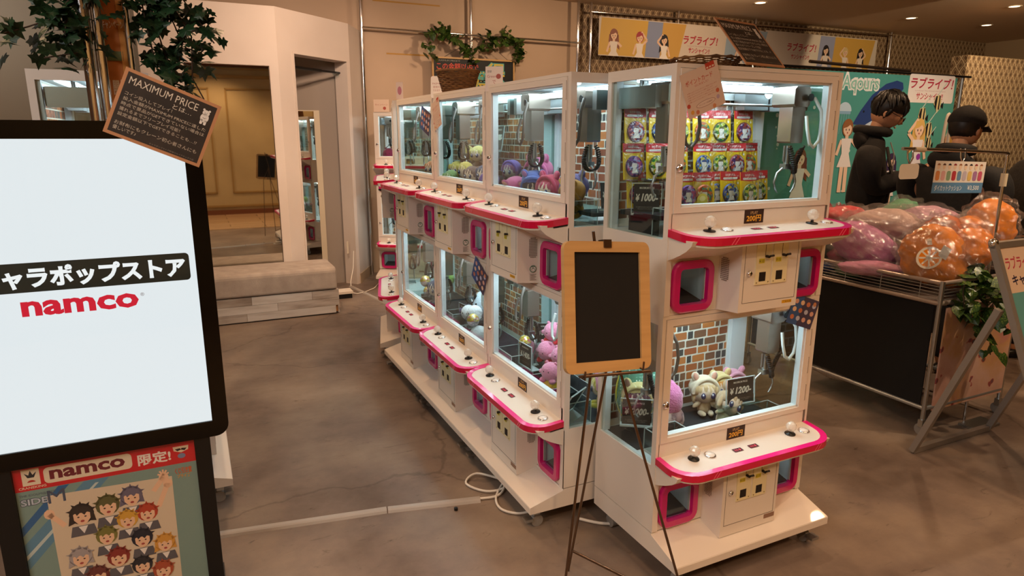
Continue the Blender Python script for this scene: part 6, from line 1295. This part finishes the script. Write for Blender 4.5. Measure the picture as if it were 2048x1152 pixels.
# ================================================================== people
def skinned(name, pts, edges, mats, parent, root=0, sub=2):
    """pts: list of (x,y,z,rx,ry)"""
    me = bpy.data.meshes.new(name); me.from_pydata([p[:3] for p in pts], edges, []); me.materials.append(mats)
    o = put(name, me, parent); sk = o.modifiers.new('skin', 'SKIN'); sk.use_smooth_shade = True; sk.branch_smoothing = .5
    for i, p in enumerate(pts):
        d = me.skin_vertices[0].data[i]; d.radius = (p[3], p[4]); d.use_root = (i == root)
    ss = o.modifiers.new('sub', 'SUBSURF'); ss.levels = sub; ss.render_levels = sub; return o
def chain(P, E, start, pts):
    k = start
    for p in pts: P.append(p); E.append((k, len(P)-1)); k = len(P)-1
    return k
def fingers(P, E, wrist, fwd, side, curl, right):
    """palm and five fingers grown from a wrist vertex; fwd/side/curl are unit vectors"""
    w = Vector(P[wrist][:3]); f, s, c = Vector(fwd), Vector(side), Vector(curl)
    palm = chain(P, E, wrist, [tuple(w+f*.035)+(.026, .017), tuple(w+f*.07)+(.030, .015)])
    for i, (off, ln) in enumerate(((-.028, .030), (-.010, .034), (.009, .032), (.026, .025))):
        b = w+f*.082+s*off; chain(P, E, palm, [tuple(b)+(.0095, .0095), tuple(b+f*ln*.8+c*ln*.45)+(.0088, .0088), tuple(b+f*ln*1.2+c*ln*1.3)+(.008, .008), tuple(b+f*ln*.9+c*ln*2.0)+(.0072, .0072)])
    b = w+f*.03-s*.032; chain(P, E, palm-1, [tuple(b)+(.012, .012), tuple(b+f*.025-s*.018+c*.012)+(.0105, .0105), tuple(b+f*.05-s*.012+c*.03)+(.0085, .0085)])
def headmesh(mat_):
    def fn(q):
        k = 1.0
        if q.z < -.2: k -= .16*(-q.z-.2)*(1+.5*abs(q.x))            # jaw
        if q.y > .3: k -= .05*abs(q.x)
        return k
    m = MB(); m.ell((0, 0, 0), (.076, .097, .118), 24, 18, fn)
    m.add([(0, .115, -.022), (-.017, .088, -.030), (.017, .088, -.030), (0, .088, .028), (0, .096, -.038)], [(0, 3, 1), (0, 2, 3), (0, 1, 4), (0, 4, 2)], True)   # nose
    for k in (-1, 1): m.ell((k*.077, -.008, -.005), (.010, .018, .030), 8, 6)
    m.ell((0, .088, -.058), (.024, .008, .006), 8, 5); return m.mesh('head', mat_)
def hairmesh(seed, mat_, length=.0, cap=False):
    rnd = random.Random(seed); m = MB(); m.ell((0, -.012, .030), (.088, .104, .108), 20, 12, lambda q: 1 if q.z > -.25 or q.y < .25 else .82)
    if not cap:
        for k in range(70):
            a = rnd.uniform(0, 2*pi); e = rnd.uniform(-.35, 1.3); n = Vector((cos(a)*cos(e), sin(a)*cos(e), sin(e)))
            if n.y > .45 and n.z < .30: continue
            b = Vector((n.x*.086, n.y*.10-.012, n.z*.106+.03)); d = (Vector((n.x*.5, .45 if n.z > .3 else -.05, -.8))-n*n.dot(Vector((n.x*.5, .45 if n.z > .3 else -.05, -.8)))).normalized()
            m.tube([b-d*.02-n*.004, b+d*.015+n*.004, b+d*(.04+length)-n*.004], [.016, .013, .003], 5)
    return m.mesh('hair', mat_)
FLESH = noise_mat('flesh', [(.3, 'c08c6c'), (.7, 'cc9a78')], 8, 3, .5); CLOTH = noise_mat('black_jersey', [(.3, '0b0a0a'), (.7, '121010')], 12, 4, .85, bump=.3, bscale=30)
HAIRM = mat('black_hair', '0f0b0a', .45)
def person(label, M, H, head_tilt=(0, 0, 0), arms='phone', cap=False, hood=False, seed=1, bag=False, cloth=None, glasses=False, bulk=1.):
    t = thing('person', label, 'person', M @ Matrix.Scale(H/1.75, 4)); cloth = cloth or CLOTH
    P = [(0, 0, .95, .13, .10)]; E = []
    sp = chain(P, E, 0, [(0, 0, 1.12, .125, .095), (0, .0, 1.30, .145, .10)]); nb = chain(P, E, sp, [(0, -.01, 1.44, .075, .065)]); nt = chain(P, E, nb, [(0, .02, 1.54, .052, .052), (0, .035, 1.62, .05, .055)])
    arm_pts = {}
    for k in (-1, 1):
        sh = chain(P, E, nb-1, [(k*.11, -.01, 1.37, .045, .045), (k*.175, -.01, 1.36, .040, .040)])
        if arms == 'phone': el, wr = (k*.235, .03, 1.12), (k*.085+.02, .30, 1.22)
        else: el, wr = (k*.25, .04, 1.13), (k*.16, .26, 1.02)
        wj = chain(P, E, sh, [(k*.215, .0, 1.26, .045, .045), el+(.037, .037), tuple((Vector(el)*.5+Vector(wr)*.5))+(.033, .033), wr+(.024, .020)])
        arm_pts[k] = (el, wr); f = (Vector(wr)-Vector(el)).normalized(); c = Vector((-k*.55, -.1, .8 if arms == 'phone' else -.6)).normalized(); c = (c-f*c.dot(f)).normalized(); s = f.cross(c)*(-k)
        fingers(P, E, wj, f, s, c, k > 0)
        hp = chain(P, E, 0, [(k*.09, 0, .88, .095, .095), (k*.10, .01, .68, .078, .078), (k*.105, .02, .48, .055, .055), (k*.105, -.01, .30, .052, .052), (k*.105, -.02, .09, .036, .036), (k*.108, .05, .035, .036, .028), (k*.11, .14, .028, .034, .022)])
    skinned('body', P, E, FLESH, t)
    # jacket
    P = [(0, 0, .90, .17*bulk, .13*bulk)]; E = []
    sp = chain(P, E, 0, [(0, 0, 1.08, .165*bulk, .125*bulk), (0, 0, 1.28, .175*bulk, .13*bulk)]); nb = chain(P, E, sp, [(0, -.01, 1.42, .125*bulk, .105), (0, .02, 1.50, .088, .085)])
    for k in (-1, 1):
        el, wr = arm_pts[k]; w2 = Vector(el)*.12+Vector(wr)*.88
        chain(P, E, sp, [(k*.13*bulk, -.01, 1.385, .095, .095), (k*.20*bulk, -.01, 1.36, .095, .095), (k*.23*bulk, .0, 1.25, .088, .088), el+(.078, .078), tuple(Vector(el)*.5+Vector(wr)*.5)+(.066, .066), tuple(w2)+(.046, .044)])
    skinned('jacket', P, E, cloth, t)
    P = [(0, 0, .95, .14, .115)]; E = []
    for k in (-1, 1): chain(P, E, 0, [(k*.09, 0, .86, .11, .11), (k*.102, .01, .66, .092, .092), (k*.106, .02, .47, .072, .072), (k*.106, -.01, .28, .066, .066), (k*.106, -.02, .10, .058, .058)])
    skinned('trousers', P, E, mat('dark_trousers', '14141a', .85), t)
    for k in (-1, 1): put('shoe', MB().ell((k*.11, .05, .04), (.05, .135, .045), 14, 8).mesh('shoe', M_BLACK), t)
    hm = TR(0, .075, 1.645) @ Matrix.Scale(1.1, 4) @ RX(head_tilt[0]) @ RZ(head_tilt[1]) @ RY(head_tilt[2])
    h = put('head', headmesh(FLESH), t, hm); put('hair', hairmesh(seed, HAIRM, .01, cap), h)
    for k in (-1, 1): put('eye', MB().ell((k*.031, .082, .006), (.010, .006, .005), 8, 5).mesh('eye', M_BLACK), h)
    if hood: # hood lying on the back
        m = MB(); m.M = TR(0, -.045, 1.49) @ RX(.35); m.ell((0, -.03, -.03), (.135, .06, .085), 18, 12, lambda q: 1+.08*sin(5*q.x)); m.tube([(.085*cos(a), .088*sin(a)+.045, .015-.045*sin(a)) for a in [pi*2*i/20 for i in range(20)]], .034, 8, closed=True)
        put('hood', m.mesh('hood', cloth), t)
        for k in (-1, 1): put('drawstring', MB().tube([(k*.05, .115, 1.44), (k*.055, .145, 1.36), (k*.05, .15, 1.24)], .004, 6).mesh('drawstring', mat('grey_string', '9a948c', .7)), t)
    if cap:
        m = MB(); m.ell((0, -.012, .045), (.097, .112, .10), 20, 12, lambda q: 1 if q.z > -.05 else .9); put('cap', m.mesh('cap', cloth), h)
        m = MB(); v = []; n = 10
        for i in range(n+1): a = pi*i/n; v += [(.075*cos(a), .08+.02*sin(a), .035), (.078*cos(a), .09+.085*sin(a), .022-.01*abs(cos(a)))]
        m.add(v, [(2*i, 2*i+1, 2*i+3, 2*i+2) for i in range(n)], True); bo = put('cap_brim', m.mesh('cap_brim', cloth), h); so = bo.modifiers.new('s', 'SOLIDIFY'); so.thickness = .006
    if glasses:
        m = MB()
        for k in (-1, 1): m.tube([(k*.033+.021*cos(2*pi*i/14), .106, .004+.015*sin(2*pi*i/14)) for i in range(14)], .0018, 5, closed=True); m.cyl((k*.054, .104, .008), (k*.078, .0, .010), .0016, 5)
        m.cyl((-.012, .107, .006), (.012, .107, .006), .0016, 5); put('glasses', m.mesh('glasses', M_BLACK), h)
    if arms == 'phone': put('phone', MB().box(-.0, .075, .365, .374, 1.24, 1.36, .008).mesh('phone', M_BLACKG), t)
    if bag:
        put('shoulder_strap', MB().tube([(-.17, .10, 1.40), (-.02, .15, 1.2), (.16, .13, 1.0)], .012, 6).mesh('shoulder_strap', mat('strap', '1c1714', .7)), t)
    return t
def at(x, y, yaw): return TR(x, y, 0) @ RZ(yaw)     # yaw 0 faces +Y (into the shop)
person('person in a black hooded jacket and glasses looking down at something in their hands', at(2.93, 5.57, R(-118)), 1.97, (-.5, .05, 0), 'phone', hood=True, seed=3, bag=True, glasses=True, bulk=1.3)
person('person in a black cap and black hooded top, seen from behind', at(3.06, 4.70, R(-62)), 1.82, (-.15, -.1, 0), 'down', cap=True, hood=True, seed=5, bulk=1.35)
person('person with dark hair at the far right edge of the picture, in dark grey', at(3.86, 5.05, R(-80)), 1.76, (-.3, 0, 0), 'down', seed=8, cloth=noise_mat('dark_grey_wool', [(.3, '26231f'), (.7, '322e29')], 12, 4, .9, bump=.3), bulk=1.3)
tag(put('drink_cup', MB().lathe([(0, 0), (.028, 0), (.040, .17), (.043, .175), (.040, .185), (0, .185)], 20).mesh('drink_cup', mat('blue_cup', 'a8c4d8', .4)), None, GF @ TR(4.15, 3.38, .78)), 'pale blue topped paper cup between the cushions and the two customers', 'cup')
